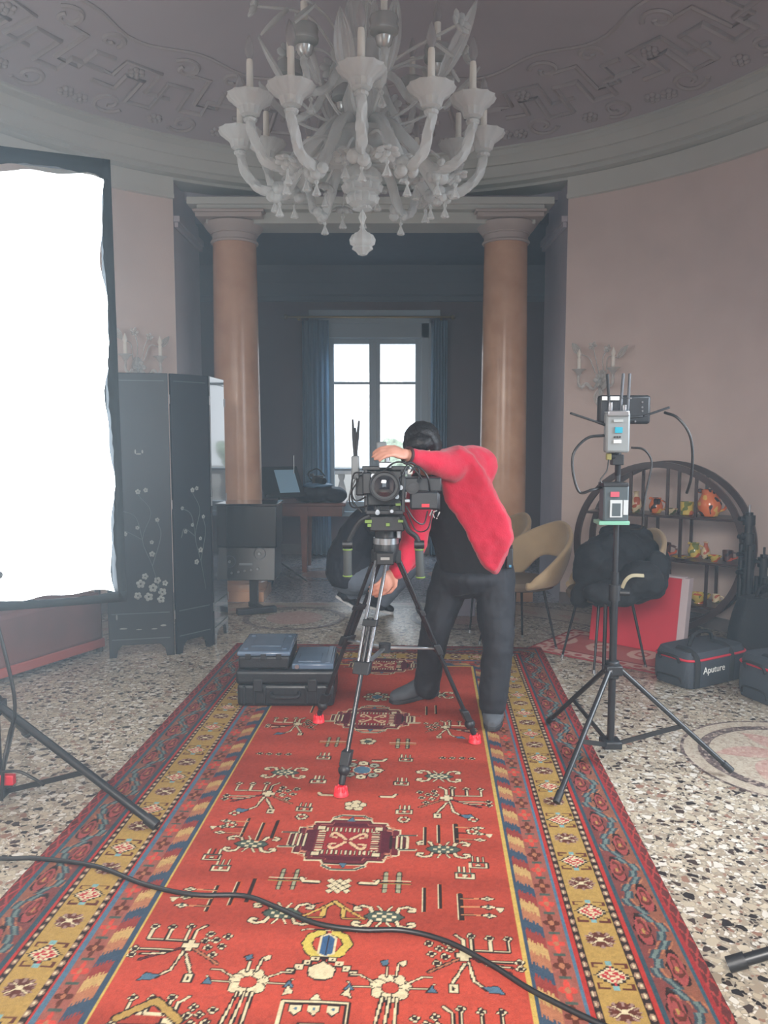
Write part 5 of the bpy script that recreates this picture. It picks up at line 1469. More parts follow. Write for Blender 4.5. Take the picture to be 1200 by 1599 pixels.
# side monitor and battery to the viewer's right
mo = pbox(641, 768, 686, 796, 3.44, 3.50, M_CAM, 'side_monitor', bev=.008)
pbox(659, 787, 671, 792, 3.434, 3.44, M_REDPL, 'red_label', mo, 0, 'red label')
pbox(675, 770, 688, 797, 3.50, 3.60, M_BLKP, 'battery')
pbox(632, 746, 690, 768, 3.52, 3.64, M_CAM, 'recorder')
b = MB(); b.bar(PX(628, 750, 3.54), PX(650, 760, 3.54), .014, .014); b.bar(PX(632, 782, 3.5), PX(644, 782, 3.5), .016, .016); link('monitor_arm', b, M_STEEL, cr, bevel=.003)
pbox(588 + 49, 733, 645, 741, 3.46, 3.52, M_WHITE, 'white_connector')
c = PX(644, 760, 3.46); b = MB(); b.cyl(c, c + Vector((0, -.03, 0)), .028, .03, 20); fw = link('focus_motor', b, M_BLKP, cr); b = MB(); b.cyl(c + Vector((0, -.03, 0)), c + Vector((0, -.034, 0)), .018, seg=16); link('motor_cap', b, M_CAM, fw)
rc_ = random.Random(9)
for (pp, r) in (([(640, 738), (652, 728), (668, 745), (672, 772)], .004), ([(628, 742), (640, 722), (655, 735), (650, 762)], .004), ([(560, 750), (550, 768), (556, 782), (572, 776)], .0035), ([(556, 745), (546, 775), (551, 792), (574, 790)], .0035),
                ([(634, 790), (648, 812), (662, 818), (668, 798)], .0035), ([(636, 800), (650, 828), (668, 826), (676, 798)], .003), ([(566, 738), (552, 742), (550, 780), (566, 800)], .004), ([(600, 735), (618, 722), (640, 726), (660, 748)], .004)):
    b = MB(); b.tube(bez([PX(x, y, 3.44 + rc_.uniform(0, .05)) for x, y in pp], 24), r, 7); link('cable', b, M_CABLE, cr)
for (x, y, s) in ((587, 770, 5), (583, 743, 4), (620, 775, 4), (590, 800, 4), (612, 797, 5), (626, 761, 4)):
    c = PX(x, y, 3.49); b = MB(); b.cyl(c, c + Vector((0, -.02, 0)), s * .0026, seg=12); link('knob', b, M_STEEL if s == 4 else M_BLKP, cr)
for (a0, a1, a2, a3) in ((570, 812, 581, 817), (574, 818, 580, 823), (622, 812, 630, 816), (603, 817, 609, 822), (618, 786, 626, 790)): pbox(a0, a1, a2, a3, 3.485, 3.50, M_GRN, 'green_tab', bev=.001, lab='green tab')
# hanging hand grips with green rings
def grip(xa, ya, xb, yb, arm):
    b = MB(); b.tube(bez([PX(x, y, 3.50) for x, y in arm], 16), .012, 8); ar = link('grip_arm', b, M_BLKP, cr)
    b = MB(); b.tube([PX(xa, ya, 3.5), PX(xa, ya + 4, 3.5), PX(xb, yb - 4, 3.5), PX(xb, yb, 3.5)], [.014, .019, .019, .016], 14); g = link('hand_grip', b, M_GREY if False else mat('grip_rubber', (54, 58, 58), 0.7), cr)
    for (x, y) in ((xa, ya + 2), (xb, yb - 3)):
        c = PX(x, y, 3.5); b = MB(); b.tube([c + Vector((.0195 * math.cos(2 * PI * k / 20), .0195 * math.sin(2 * PI * k / 20), 0)) for k in range(20)], .003, 6, closed=True); link('ring', b, M_GRN, g)
    c = PX(xa, ya - 6, 3.5); b = MB(); b.cyl(c - Vector((.022, 0, 0)), c + Vector((.022, 0, 0)), .018, seg=14); link('rosette', b, M_BLKP, g)
grip(543, 856, 543, 902, [(578, 806), (562, 815), (548, 838), (543, 850)])
grip(655, 856, 657, 904, [(628, 806), (638, 828), (650, 838), (655, 850)])
# ================================================================== right hand stand with receiver, monitor and battery
YS = 3.5
sx = gr(955, 1185).x; sx = at(957, 1045, YS).x
feet = [tuple(gr(869, 1263).xy), tuple(gr(857, 1134).xy), tuple(gr(1143, 1213).xy)]
zc_, zb_ = at(957, 1045, YS).z, at(955, 1160, YS).z
ztop = at(965, 700, YS).z
rs_ = light_stand('black light stand carrying a monitor and receiver beside the round shelf', sx, YS, feet, zc_, zb_, ztop, .0165, .0115, braces=(0, 1, 2), knobs=(at(960, 925, YS).z,))
b = MB(); b.cyl((sx - .036, YS + .01, at(950, 945, YS).z), (sx - .036, YS + .01, zc_), .009, seg=10); link('side_tube', b, M_BLACK, rs_)
def SB(px0, py0, px1, py1, y0, y1, m, nm, par=None, bev=.004, lab=None):
    a = at(px0, py1, y0); c = at(px1, py0, y0)
    b = MB(); b.box(((a.x + c.x) / 2, (y0 + y1) / 2, (a.z + c.z) / 2), (abs(c.x - a.x), y1 - y0, abs(c.z - a.z)))
    return link(nm, b, m, par, bevel=bev, label=lab)
# field monitor seen from behind
fm = thing('field_monitor', 'black field monitor on top of the light stand seen from behind', 'monitor', at(976, 661, 3.53))
SB(935, 617, 1018, 662, 3.51, 3.55, M_BLKP, 'housing', fm, .012); SB(940, 621, 1013, 658, 3.552, 3.556, M_LENSG, 'screen', fm, .001)
SB(941, 619, 952, 625, 3.503, 3.512, M_WHITE, 'label_sticker', fm, 0); SB(954, 619, 968, 625, 3.503, 3.512, M_WHITE, 'label_sticker', fm, 0)
b = MB()
for (x, y) in ((1003, 628), (1003, 636), (1003, 642), (992, 658), (985, 622)): c = at(x, y, 3.512); b.cyl(c, c + Vector((0, -.008, 0)), .004, seg=8)
link('socket', b, M_STEEL, fm)
# grey wireless receiver with five antennas
wr = thing('wireless_receiver', 'grey wireless receiver with paddle antennas in front of the field monitor', 'receiver', at(967, 708, 3.44))
SB(946, 643, 986, 707, 3.41, 3.455, mat('receiver_grey', (120, 124, 124), 0.45, var=.04), 'housing', wr, .010)
SB(950, 641, 984, 650, 3.402, 3.46, M_STEEL, 'top_rail', wr, .004)
SB(959, 655, 974, 659, 3.405, 3.411, mat('label_grey2', (150, 154, 152), .6), 'maker_strip', wr, 0)
SB(961, 667, 973, 676, 3.405, 3.411, mat('screen_teal', (40, 140, 160), 0.3, emit=(50, 170, 190), estr=0.10), 'display', wr, 0, 'small lit teal display')
SB(959, 687, 971, 692, 3.405, 3.411, M_WHITE, 'sticker', wr, 0)
for k in range(3): SB(960 + 4 * k, 681, 962 + 4 * k, 684, 3.405, 3.411, M_BLKP, 'button', wr, 0)
M_ANT = mat('antenna_grey', (88, 92, 98), .5)
for pts, w, m in (([(952, 642), (951, 620), (949, 584)], .017, M_BLKP), ([(970, 642), (971, 622), (974, 583)], .017, M_ANT), ([(981, 642), (982, 622), (984, 583)], .015, M_ANT),
               ([(980, 652), (1005, 650), (1046, 636)], .015, M_BLKP), ([(946, 664), (930, 658), (891, 645)], .015, M_BLKP)):
    P3 = [at(x, y, 3.43) for x, y in pts]
    b = MB(); b.cyl(P3[0], P3[1], .006, seg=8); b.bar(P3[1], P3[2], .009, w, up=(0, 1, 0)) if True else None
    link('antenna', b, m, wr, bevel=.003)
SB(951, 628, 957, 642, 3.42, 3.44, M_STEEL, 'connector', wr, .002); SB(973, 632, 979, 643, 3.42, 3.44, M_STEEL, 'connector', wr, .002)
# mounting arm
b = MB(); b.cyl(at(965, 706, 3.47), at(965, 742, 3.5), .012, seg=12); b.box(at(964, 718, 3.48), (.05, .04, .045)); c = at(950, 712, 3.46); b.cyl(c, c + Vector((.03, 0, 0)), .014, seg=12)
link('mount_arm', b, M_BLKP, rs_, bevel=.004)
c = at(951, 713, 3.45); b = MB(); b.box(c, (.022, .02, .03)); link('yellow_lever', b, mat('yellow_lever', (130, 124, 70), .5), rs_, bevel=.004)
# battery unit
bt = thing('battery_unit', 'dark battery unit with white label and green lit base hung on the stand', 'battery', at(962, 822, 3.46))
M_LABG = mat('label_grey', (168, 172, 172), .6)
M_BAT = mat('battery_grey', (62, 72, 76), 0.5, var=.05)
SB(942, 757, 984, 815, 3.40, 3.475, M_BAT, 'body', bt, .008); SB(943, 754, 983, 760, 3.395, 3.48, M_BLKP, 'top_cap', bt, .003)
SB(936, 814, 984, 820, 3.395, 3.49, mat('green_plate', (110, 160, 138), .3), 'base_plate', bt, .002, 'pale green base')
SB(953, 781, 973, 808, 3.395, 3.401, M_LABG, 'label_plate', bt, 0); SB(956, 786, 970, 806, 3.3945, 3.396, M_BAT, 'label_print', bt, 0)
SB(974, 781, 982, 804, 3.395, 3.401, M_LABG, 'bar_sticker', bt, 0); SB(954, 768, 968, 776, 3.395, 3.401, mat('faded_red', (170, 70, 84), .6), 'maker_badge', bt, 0)
# cables
def ncable(pp, y, r, lab):
    b = MB(); b.tube(bez([at(x, q, yy) for x, q, yy in pp], 48), r, 8)
    tag(link('cable', b, M_CABLE), lab, 'cable')
ncable([(944, 680, 3.43), (918, 684, 3.42), (897, 706, 3.40), (895, 735, 3.40), (905, 768, 3.40), (925, 765, 3.40), (942, 760, 3.44)], 3.4, .006, 'black cable looping out left of the grey receiver')
ncable([(1038, 644, 3.50), (1058, 652, 3.46), (1076, 675, 3.44), (1082, 705, 3.44), (1080, 745, 3.46), (1073, 770, 3.5)], 3.4, .006, 'black cable arching right from the field monitor')
ncable([(986, 699, 3.43), (1006, 702, 3.42), (1018, 720, 3.42), (1014, 748, 3.42), (1009, 770, 3.42), (1005, 800, 3.42), (1002, 824, 3.44), (985, 826, 3.46)], 3.4, .0045, 'black cable hanging from the grey receiver beside the battery unit')
ncable([(951, 718, 3.44), (948, 735, 3.42), (938, 750, 3.42), (946, 758, 3.42)], 3.4, .003, 'thin cable from the yellow lever to the battery unit')

# ================================================================== round open shelf with ceramics
M_SHELF = mat('shelf_wood', (52, 34, 30), 0.3, var=.2, vscale=10)
SC = Vector((2.185, 5.905, at(1035, 853, 5.86).z)); SE = Vector((.80, -.60, 0)); SN = Vector((-.60, -.80, 0)); SR = .605; SD = .15
def SL(a, bq, c): return SC + SE * a + SN * bq + Vector((0, 0, c))
sh = thing('round_shelf', 'dark wooden round open shelf holding orange ceramics by the right wall', 'shelf', (SC.x, SC.y, 0))
for bq in (SD, -SD):
    b = MB(); rings = []
    for k in range(72):
        a = 2 * PI * k / 72; e = SE * math.cos(a) + Vector((0, 0, math.sin(a)))
        c = SC + SN * bq + e * SR
        rings.append([c + e * i + SN * j for i, j in ((-.022, -.016), (.022, -.016), (.022, .016), (-.022, .016))])
    b.loft(rings, closed=True); link('hoop', b, M_SHELF, sh, smooth=True, angle=40)
def plank(a0, a1, c, th=.018): 
    b = MB(); b.obox(SL((a0 + a1) / 2, 0, c), SE * (a1 - a0) / 2, SN * SD, Vector((0, 0, th / 2))); link('shelf_board', b, M_SHELF, sh, smooth=False, bevel=.003)
def chord(c): return math.sqrt(SR * SR - c * c) - .015
CS = (.23, -.085, -.40)
plank(-chord(.23), chord(.23), .23); plank(-chord(-.085), chord(-.085), -.085); plank(-.2, chord(-.40), -.40)
for a, c0_, c1_ in ((-.20, .24, .55), (.07, .24, .58), (.27, .24, .52), (-.08, -.08, .22), (.17, -.08, .22), (.36, -.39, -.09), (.02, -.59, -.09), (-.33, -.39, .22)):
    for bq in (SD * .9, -SD * .9):
        b = MB(); b.obox(SL(a, bq, (c0_ + c1_) / 2), SE * .010, SN * .010, Vector((0, 0, (c1_ - c0_) / 2))); link('upright', b, M_SHELF, sh, smooth=False)
b = MB(); b.obox(SL(0, 0, -.645), SE * .26, SN * .17, Vector((0, 0, SC.z - .62 - (SC.z - .645)))) if False else b.obox(Vector((SC.x, SC.y, .03)), SE * .26, SN * .17, Vector((0, 0, .03))); link('base', b, M_SHELF, sh, bevel=.006)

def ceramic(name, c1, c2, c3):
    m = bpy.data.materials.new(name); m.use_nodes = True; nt = m.node_tree; b = nt.nodes['Principled BSDF']; b.inputs['Roughness'].default_value = .15
    tc = nt.nodes.new('ShaderNodeTexCoord'); n = nt.nodes.new('ShaderNodeTexNoise'); n.inputs['Scale'].default_value = 14; n.inputs['Detail'].default_value = 1
    r = nt.nodes.new('ShaderNodeValToRGB'); r.color_ramp.interpolation = 'CONSTANT'; e = r.color_ramp.elements
    e[0].position = 0; e[0].color = srgb(*c2); e[1].position = .40; e[1].color = srgb(*c1); k = e.new(.60); k.color = srgb(*c3); k = e.new(.72); k.color = srgb(*c1)
    nt.links.new(tc.outputs['Object'], n.inputs['Vector']); nt.links.new(n.outputs['Fac'], r.inputs['Fac']); nt.links.new(r.outputs['Color'], b.inputs['Base Color'])
    return m
M_C1 = ceramic('ceramic_orange', (216, 112, 56), (50, 34, 36), (220, 176, 90)); M_C2 = ceramic('ceramic_yellow', (212, 184, 84), (110, 120, 50), (196, 96, 50)); M_C3 = ceramic('ceramic_dark', (90, 60, 54), (40, 30, 34), (200, 90, 60)); M_C4 = ceramic('ceramic_cream', (214, 196, 160), (180, 90, 56), (90, 96, 60))
PR = {'jug': [(.03, 0), (.045, .005), (.062, .04), (.065, .075), (.05, .11), (.042, .13), (.05, .15), (.046, .15), (.036, .125), (0, .12)],
      'bowl': [(.03, 0), (.035, .008), (.06, .03), (.078, .06), (.08, .068), (.072, .062), (.05, .03), (0, .02)],
      'vase': [(.025, 0), (.03, .01), (.045, .05), (.04, .09), (.018, .13), (.016, .15), (.024, .165), (.018, .16), (0, .15)],
      'cup': [(.03, 0), (.038, .006), (.04, .05), (.042, .085), (.038, .085), (.034, .02), (0, .015)],
      'plate': [(.04, 0), (.05, .004), (.10, .018), (.115, .026), (.11, .028), (.05, .01), (0, .008)]}
def pot(kind, px, py, shelf, m, k, lab, bq=.03):
    # stands on the given shelf under the picture column px
    bestd, besta = 1e9, 0
    for i in range(-120, 121):
        a = i * .005; p = SL(a, bq, CS[shelf]); d = p - CAMPOS
        sxp = 600 + FPX * d.x / (d.y * math.cos(PITCH) - d.z * math.sin(PITCH))
        if abs(sxp - px) < bestd: bestd, besta = abs(sxp - px), a
    lim = chord(CS[shelf]) - .02
    besta = max(-lim, min(lim, besta))
    o = SL(besta, bq, CS[shelf] + .0095)
    t = thing(kind, lab, kind, o)
    T = Matrix.Translation(o)
    b = MB(); b.lathe([(r * k, z * k) for r, z in PR[kind]], 24, T); link('body', b, m, t)
    if kind in ('jug', 'cup'):
        h = .15 if kind == 'jug' else .085; r0 = .055 if kind == 'jug' else .038
        b = MB(); b.tube(bez([o + SE * (r0 * k * .9) + Vector((0, 0, h * .85 * k)), o + SE * ((r0 + .035) * k) + Vector((0, 0, h * .7 * k)), o + SE * ((r0 + .03) * k) + Vector((0, 0, h * .35 * k)), o + SE * (r0 * k * .95) + Vector((0, 0, h * .22 * k))], 16), .007 * k, 8); link('handle', b, m, t)
    if kind == 'jug':
        b = MB(); b.ell(o - SE * .05 * k + Vector((0, 0, .142 * k)), (.02 * k, .014 * k, .014 * k), 10, 6); link('spout', b, m, t)
    if kind == 'bowl':
        b = MB(); b.lathe([(.03 * k, 0), (.034 * k, -.0), (.032 * k, .008 * k), (0, .01 * k)], 20, T); link('foot_ring', b, m, t)
    return t
pot('vase', 993, 800, 0, M_C4, .95, 'cream and orange painted vase on the top board of the round shelf')
pot('jug', 1024, 800, 0, M_C1, .78, 'orange jug in the middle of the top board of the round shelf')
pot('bowl', 1048, 800, 0, M_C4, .62, 'small pale bowl right of the orange jug on the top board')
pot('cup', 1073, 800, 0, M_C2, 1.15, 'greenish yellow cup on the top board behind the front hoop')
pot('jug', 1108, 800, 0, M_C1, 1.28, 'biggest orange jug at the right end of the top board', .05)
pot('cup', 935, 868, 1, M_C1, 1.0, 'orange cup left of the battery unit on the middle board')
pot('cup', 1037, 868, 1, M_C3, 1.2, 'dark cup beside the chair back on the middle board')
pot('plate', 1064, 868, 1, M_C2, .62, 'yellow plate on the middle board of the round shelf', .08)
pot('jug', 1084, 868, 1, M_C2, .72, 'yellow painted jug on the middle board of the round shelf', -.05)
pot('vase', 1102, 868, 1, M_C4, .75, 'slim cream vase right of the yellow jug on the middle board', -.03)
pot('bowl', 1116, 868, 1, M_C2, .62, 'yellow bowl beside the slim vase on the middle board', .06)
pot('cup', 1137, 868, 1, M_C3, .9, 'dark rimmed cup at the right end of the middle board', -.02)
pot('bowl', 1092, 945, 2, M_C2, 1.0, 'large yellow bowl on the lowest board of the round shelf', .04)
pot('cup', 1118, 945, 2, M_C4, .7, 'cream cup beside the large yellow bowl on the lowest board', -.05)

# ------------------------------------------------------------------ red board leaning beside the shelf
M_RBOARD = mat('red_board', (196, 40, 58), 0.6, var=.04); M_WEDGE = mat('board_edge', (190, 176, 178), 0.7)
q0, q1 = gr(922, 1000), gr(1056, 1026); zt_ = at(1056, 905, q1.y).z
e = (q1 - q0).normalized(); nn = Vector((-e.y, e.x, 0)); nn = nn if nn.y > 0 else -nn
rb = thing('red_board', 'bright red board with white edges standing behind the jacket covered chair', 'board', (q0 + q1) / 2)
lean = nn * .08; H = Vector((0, 0, zt_ - .012)) + lean
b = MB(); b.obox((q0 + q1) / 2 + Vector((0, 0, .012)) + H / 2, (q1 - q0) / 2, nn * .018, H / 2); link('face', b, M_RBOARD, rb, smooth=False, bevel=.002)
b = MB(); b.obox(q1 + e * .025 + nn * .012 + Vector((0, 0, .012)) + H / 2, e * .026, nn * .034, H / 2 * 1.005); b.obox((q0 + q1) / 2 + H + Vector((0, 0, .016)), (q1 - q0) / 2 + e * .02, nn * .030, Vector((0, 0, .006))); link('white_edge', b, M_WEDGE, rb, smooth=False, bevel=.002, label='white edge')

# ------------------------------------------------------------------ shell chairs
M_UPH = mat('beige_upholstery', (150, 128, 98), 0.9, var=.08, vscale=9, bump=.25, bscale=120, sheen=.2)
M_UPH2 = mat('brown_upholstery', (92, 78, 64), 0.9, var=.1)
def make_chair(lab):
    t = thing('shell_chair', lab, 'chair')
    b = MB(); b.lathe([(0, .43), (.20, .43), (.245, .445), (.25, .47), (.235, .495), (.15, .51), (0, .512)], 32); link('seat', b, M_UPH2, t, label='dark cushion')
    P = []; NA = 56
    for i in range(NA + 1):
        a = math.radians(-118 + 236 * i / NA)        # 0 = rear (+x)
        q = abs(a) / math.radians(118)
        top = .885 - .40 * q ** 1.4
        cut = math.exp(-(a / math.radians(38)) ** 4)
        bot = .47 + .16 * cut + .0 * q
        if q > .9: top = max(bot + .03, top - (q - .9) * .9)
        row = []
        for j in range(9):
            s_ = j / 8; z = bot + (top - bot) * s_
            r = .262 + .11 * max(0, (z - .47)) / .4 + .02 * math.sin(s_ * PI)
            row.append(Vector((r * math.cos(a), r * math.sin(a), z)))
        P.append(row)
    b = MB(); b.grid(P); link('backrest', b, M_UPH, t, angle=0, solid=.035, bevel=0, sub=1)
    for a in (45, 135, 225, 315):
        r = math.radians(a)
        b = MB(); b.cyl((.17 * math.cos(r), .17 * math.sin(r), .44), (.27 * math.cos(r), .27 * math.sin(r), .015), .010, .007, 10); lg = link('leg', b, M_BLACK, t)
        b = MB(); b.cyl((.272 * math.cos(r), .272 * math.sin(r), .0), (.268 * math.cos(r), .268 * math.sin(r), .022), .011, seg=10); link('foot_cap', b, M_STEEL, lg)
    b = MB(); b.tube([(.17 * math.cos(2 * PI * k / 24), .17 * math.sin(2 * PI * k / 24), .432) for k in range(24)], .008, 6, closed=True); link('ring_frame', b, M_BLACK, t)
    return t
chA = make_chair('beige shell chair with dark seat beside the man in red')
chA.location = (1.06, 5.55, 0); chA.rotation_euler = (0, 0, math.radians(28))
dup(chA, (1.56, 5.16, 0), math.radians(18), 'beige shell chair almost hidden under a heap of black jackets')
dup(chA, (0.88, 6.20, 0), math.radians(20), 'beige shell chair mostly hidden behind the man in red')

M_JACK = mat('black_jacket_cloth', (16, 17, 22), 0.85, var=.15, bump=.4, bscale=22)
b = MB()
for (px, py, y, rx, ry, rz) in ((962, 868, 5.18, .22, .18, .17), (925, 885, 5.12, .13, .13, .17), (1002, 872, 5.22, .15, .14, .16), (985, 840, 5.30, .16, .12, .10), (940, 915, 5.05, .15, .12, .13), (990, 912, 5.08, .16, .12, .11),
                               (908, 930, 5.05, .08, .08, .08), (1030, 878, 5.26, .09, .09, .10), (965, 905, 5.02, .17, .10, .14), (1012, 905, 4.98, .11, .10, .11), (1000, 905, 4.80, .14, .10, .12), (955, 928, 4.80, .18, .10, .085), (1020, 915, 4.86, .09, .08, .09), (1028, 885, 4.95, .09, .08, .11), (1000, 925, 4.9, .10, .08, .08), (960, 832, 5.34, .10, .08, .05)):
    b.ell(at(px, py, y), (rx, ry, rz), 16, 10)
jk = link('jacket', b, M_JACK, remesh=.014, smit=12, disp=(.06, .13))
tag(jk, 'heap of black jackets thrown over a chair beside the light stand', 'jacket')
b = MB(); P3 = [at(972, 918, 4.68), at(978, 906, 4.67), at(988, 899, 4.67), at(1006, 899, 4.67)]; b.tube(bez(P3, 18), .006, 6, sq=2.0); tag(link('strap', b, mat('tan_strap', (170, 160, 130), .6)), 'thin pale strap lying across the black jackets', 'strap')

# ------------------------------------------------------------------ equipment bags
M_BAGG = mat('grey_bag_cloth', (52, 58, 66), 0.8, var=.08, bump=.2, bscale=160); M_BAGR = mat('bag_red_trim', (186, 30, 52), 0.6); M_WEB = mat('black_webbing', (22, 23, 26), .8)
def textmesh(txt, size, M, name, m, par):
    cu = bpy.data.curves.new(name, 'FONT'); cu.body = txt; cu.size = size; cu.extrude = .0008; cu.align_x = 'CENTER'; cu.align_y = 'CENTER'
    tmp = bpy.data.objects.new('tmp', cu); COL.objects.link(tmp)
    bpy.context.view_layer.update()
    dg = bpy.context.evaluated_depsgraph_get(); me = tmp.evaluated_get(dg).to_mesh()
    b = MB(); b.add([v.co.copy() for v in me.vertices], [tuple(p.vertices) for p in me.polygons], M)
    bpy.data.objects.remove(tmp)
    return link(name, b, m, par, smooth=False, recalc=False)
def duffel(corner, dl, dr, Ll, Lr, H, lab, text=None, px=None):
    # corner: nearest ground corner; dl/dr: directions of the left and right faces
    o = Vector((corner.x, corner.y, .002)); t = thing('equipment_bag', lab, 'bag', o + dl * Ll / 2 + dr * Lr / 2)
    up = Vector((0, 0, 1)); c = o + dl * Ll / 2 + dr * Lr / 2
    b = MB(); rings = []
    for i in range(9):
        s_ = i / 8; z = H * s_; k = 1 - .10 * max(0, (s_ - .6) / .4) ** 2 - .05 * max(0, (.2 - s_) / .2)
        rings.append(ring(c + up * z, dl * Ll / 2 * k * 1.0, dr * Lr / 2 * k, 40, .32))
    b.loft(rings); bd = link('body', b, M_BAGG, t, angle=60)
    b = MB()
    b.tube([p + up * (H * .80) for p in ring(c, dl * Ll / 2 * .985, dr * Lr / 2 * .985, 40, .32)], .0075, 6, closed=True); link('zip', b, M_BAGR, t, label='red zip')
    f0 = c - dr * (Lr / 2 + .004); f1 = c - dl * (Ll / 2 + .004)
    for k in (-.40, .16):
        b = MB(); pts = [f1 + dr * (Lr * k) + up * .01, f1 + dr * (Lr * k) + up * H * .8, f1 + dr * (Lr * k) + dl * .06 + up * (H + .01), c + dr * (Lr * k) + up * (H + .015)]
        b.tube(bez(pts, 18), .016, 6, sq=.25); link('webbing', b, M_WEB, t)
    b = MB(); b.tube(bez([c - dr * Lr * .2 + up * H, c - dr * Lr * .12 + up * (H + .07), c + dr * Lr * .12 + up * (H + .07), c + dr * Lr * .2 + up * H], 20), .012, 8); link('handle', b, M_WEB, t)
    b = MB(); b.tube(bez([f0 - dl * .07 + up * H * .72, f0 - dl * .06 - dr * .02 + up * H * .88, f0 + dl * .06 - dr * .02 + up * H * .88, f0 + dl * .07 + up * H * .72], 16), .009, 8); link('end_handle', b, M_WEB, t)
    b = MB(); b.tube(bez([f0 - dl * .09 + up * .03, f0 - dl * .07 - dr * .006 + up * H * .28, f0 + dl * .07 - dr * .006 + up * H * .28, f0 + dl * .09 + up * .03], 20), .006, 6); link('wheel_arch', b, M_WEB, t)
    if text:
        n_ = -dl
        M = Matrix(((dr.x, 0, n_.x, 0), (dr.y, 0, n_.y, 0), (0, 1, 0, 0), (0, 0, 0, 1)))
        p = f1 + n_ * .006 + dr * (Lr * -.14) + up * H * .50
        M = Matrix.Translation(p) @ M
        textmesh(text, .058, M, 'lettering', M_WHITE, t)
    return t
k0 = gr(1078, 1080); kl = gr(1030, 1064); kr = gr(1150, 1060)
dl = (kl - k0).normalized(); dr = Vector((-dl.y, dl.x, 0)); dr = dr if dr.x > 0 else -dr
duffel(k0, dl, dr, .30, .55, at(1060, 1014, k0.y + .15).z, 'grey equipment bag with red zip and white lettering near the red board', 'Aputure')
k0 = gr(1172, 1106); k0 = k0 + Vector((.0, 0, 0)); dl2 = Vector((-.35, .94, 0)).normalized(); dr2 = Vector((.94, .35, 0))
duffel(k0 + Vector((.13, -.04, 0)), dl2, dr2, .32, .50, .25, 'grey equipment bag with red zip cut by the right edge of the picture')

# tall black bag and folded stands by the right wall
M_BB = mat('black_bag_cloth', (22, 24, 29), .8, var=.1, bump=.2, bscale=120)
tb = thing('stand_bag', 'tall black bag leaning by the right wall behind the grey bags', 'bag', (2.64, 5.10, 0))
b = MB(); rings = []
for i in range(9):
    s_ = i / 8; z = .003 + .45 * s_; k = 1 - .25 * s_ ** 3
    rings.append(ring((2.64, 5.12, z), Vector((.28, .04, 0)) * k, Vector((-.02, .10, 0)) * k, 32, .5))
b.loft(rings); link('body', b, M_BB, tb, angle=60)
b = MB(); b.tube(bez([(2.50, 5.03, .1), (2.50, 5.03, .3), (2.56, 5.08, .458), (2.68, 5.10, .46)], 20), .014, 6, sq=.3); link('webbing', b, M_WEB, tb)
b = MB(); b.tube(bez([(2.52, 5.10, .44), (2.56, 5.10, .52), (2.70, 5.11, .52), (2.74, 5.12, .43)], 16), .011, 8); link('handle', b, M_WEB, tb)
def folded(px, ytop, y, lab, n, hx=0):
    top = at(px, ytop, y); t = thing('folded_stand', lab, 'stand', (top.x, y, 0))
    b = MB(); b.cyl((top.x, y, .02), (top.x, y, top.z), .030, .025, 14); link('pole', b, M_BLACK, t)
    b = MB(); b.cyl((top.x, y, top.z), (top.x, y, top.z + .05), .008, seg=10); link('spigot', b, M_STEEL if hx == 0 else M_BLACK, t)
    for k in range(3):
        a = 2 * PI * k / 3 + .4; dx, dy = .044 * math.cos(a), .044 * math.sin(a)
        b = MB(); b.cyl((top.x + dx, y + dy, .01), (top.x + dx * .9, y + dy * .9, top.z * .78), .017, seg=10); link('leg', b, M_BLACK, t)
    for k in range(n):
        z = top.z - .05 - k * .12
        b = MB(); b.cyl((top.x, y, z - .035), (top.x, y, z + .03), .040, seg=14); cl = link('clamp', b, M_BLKP, t)
        b = MB(); b.cyl((top.x - .03, y - .01, z), (top.x - .075, y - .02, z + .01), .012, .016, 10); link('knob', b, M_BLKP, cl)
folded(1171, 800, 5.33, 'folded black stand with knobs standing by the right wall', 4)
folded(1194, 866, 5.37, 'folded black stand without knobs behind the tall black bag', 1, 1)
# pale crate behind the man's legs
b = MB(); p = gr(718, 963); b.box((p.x - .02, p.y + .12, .14), (.30, .22, .278))
cr8 = thing('storage_box', 'pale grey box on the floor behind the stooping man', 'box', (p.x - .02, p.y + .12, .002))
link('body', b, mat('pale_box', (160, 158, 172), .6, var=.04), cr8, bevel=.006)
b = MB(); b.box((p.x - .02, p.y + .12, .29), (.32, .24, .025)); link('lid', b, mat('pale_box_lid', (170, 168, 180), .6), cr8, bevel=.005)
# ================================================================== people
M_SKIN = mat('skin', (196, 140, 120), 0.55, var=.05, vscale=20)
M_HAIR = mat('black_hair', (18, 17, 20), 0.5, bump=.4, bscale=90)
M_CARD = mat('red_knit', (186, 14, 52), 0.85, var=.06, vscale=10, bump=.25, bscale=140, sheen=.2)
M_TEE = mat('black_tee_cloth', (17, 18, 24), 0.85, bump=.15, bscale=40)
M_TROU = mat('black_trouser_cloth', (18, 20, 28), 0.8, bump=.2, bscale=26)
M_BOOT = mat('grey_suede', (74, 78, 84), 0.9, var=.1, vscale=20)
M_SOLE = mat('dark_sole', (40, 40, 44), 0.7)
M_EYE = mat('eye', (30, 24, 22), 0.2)

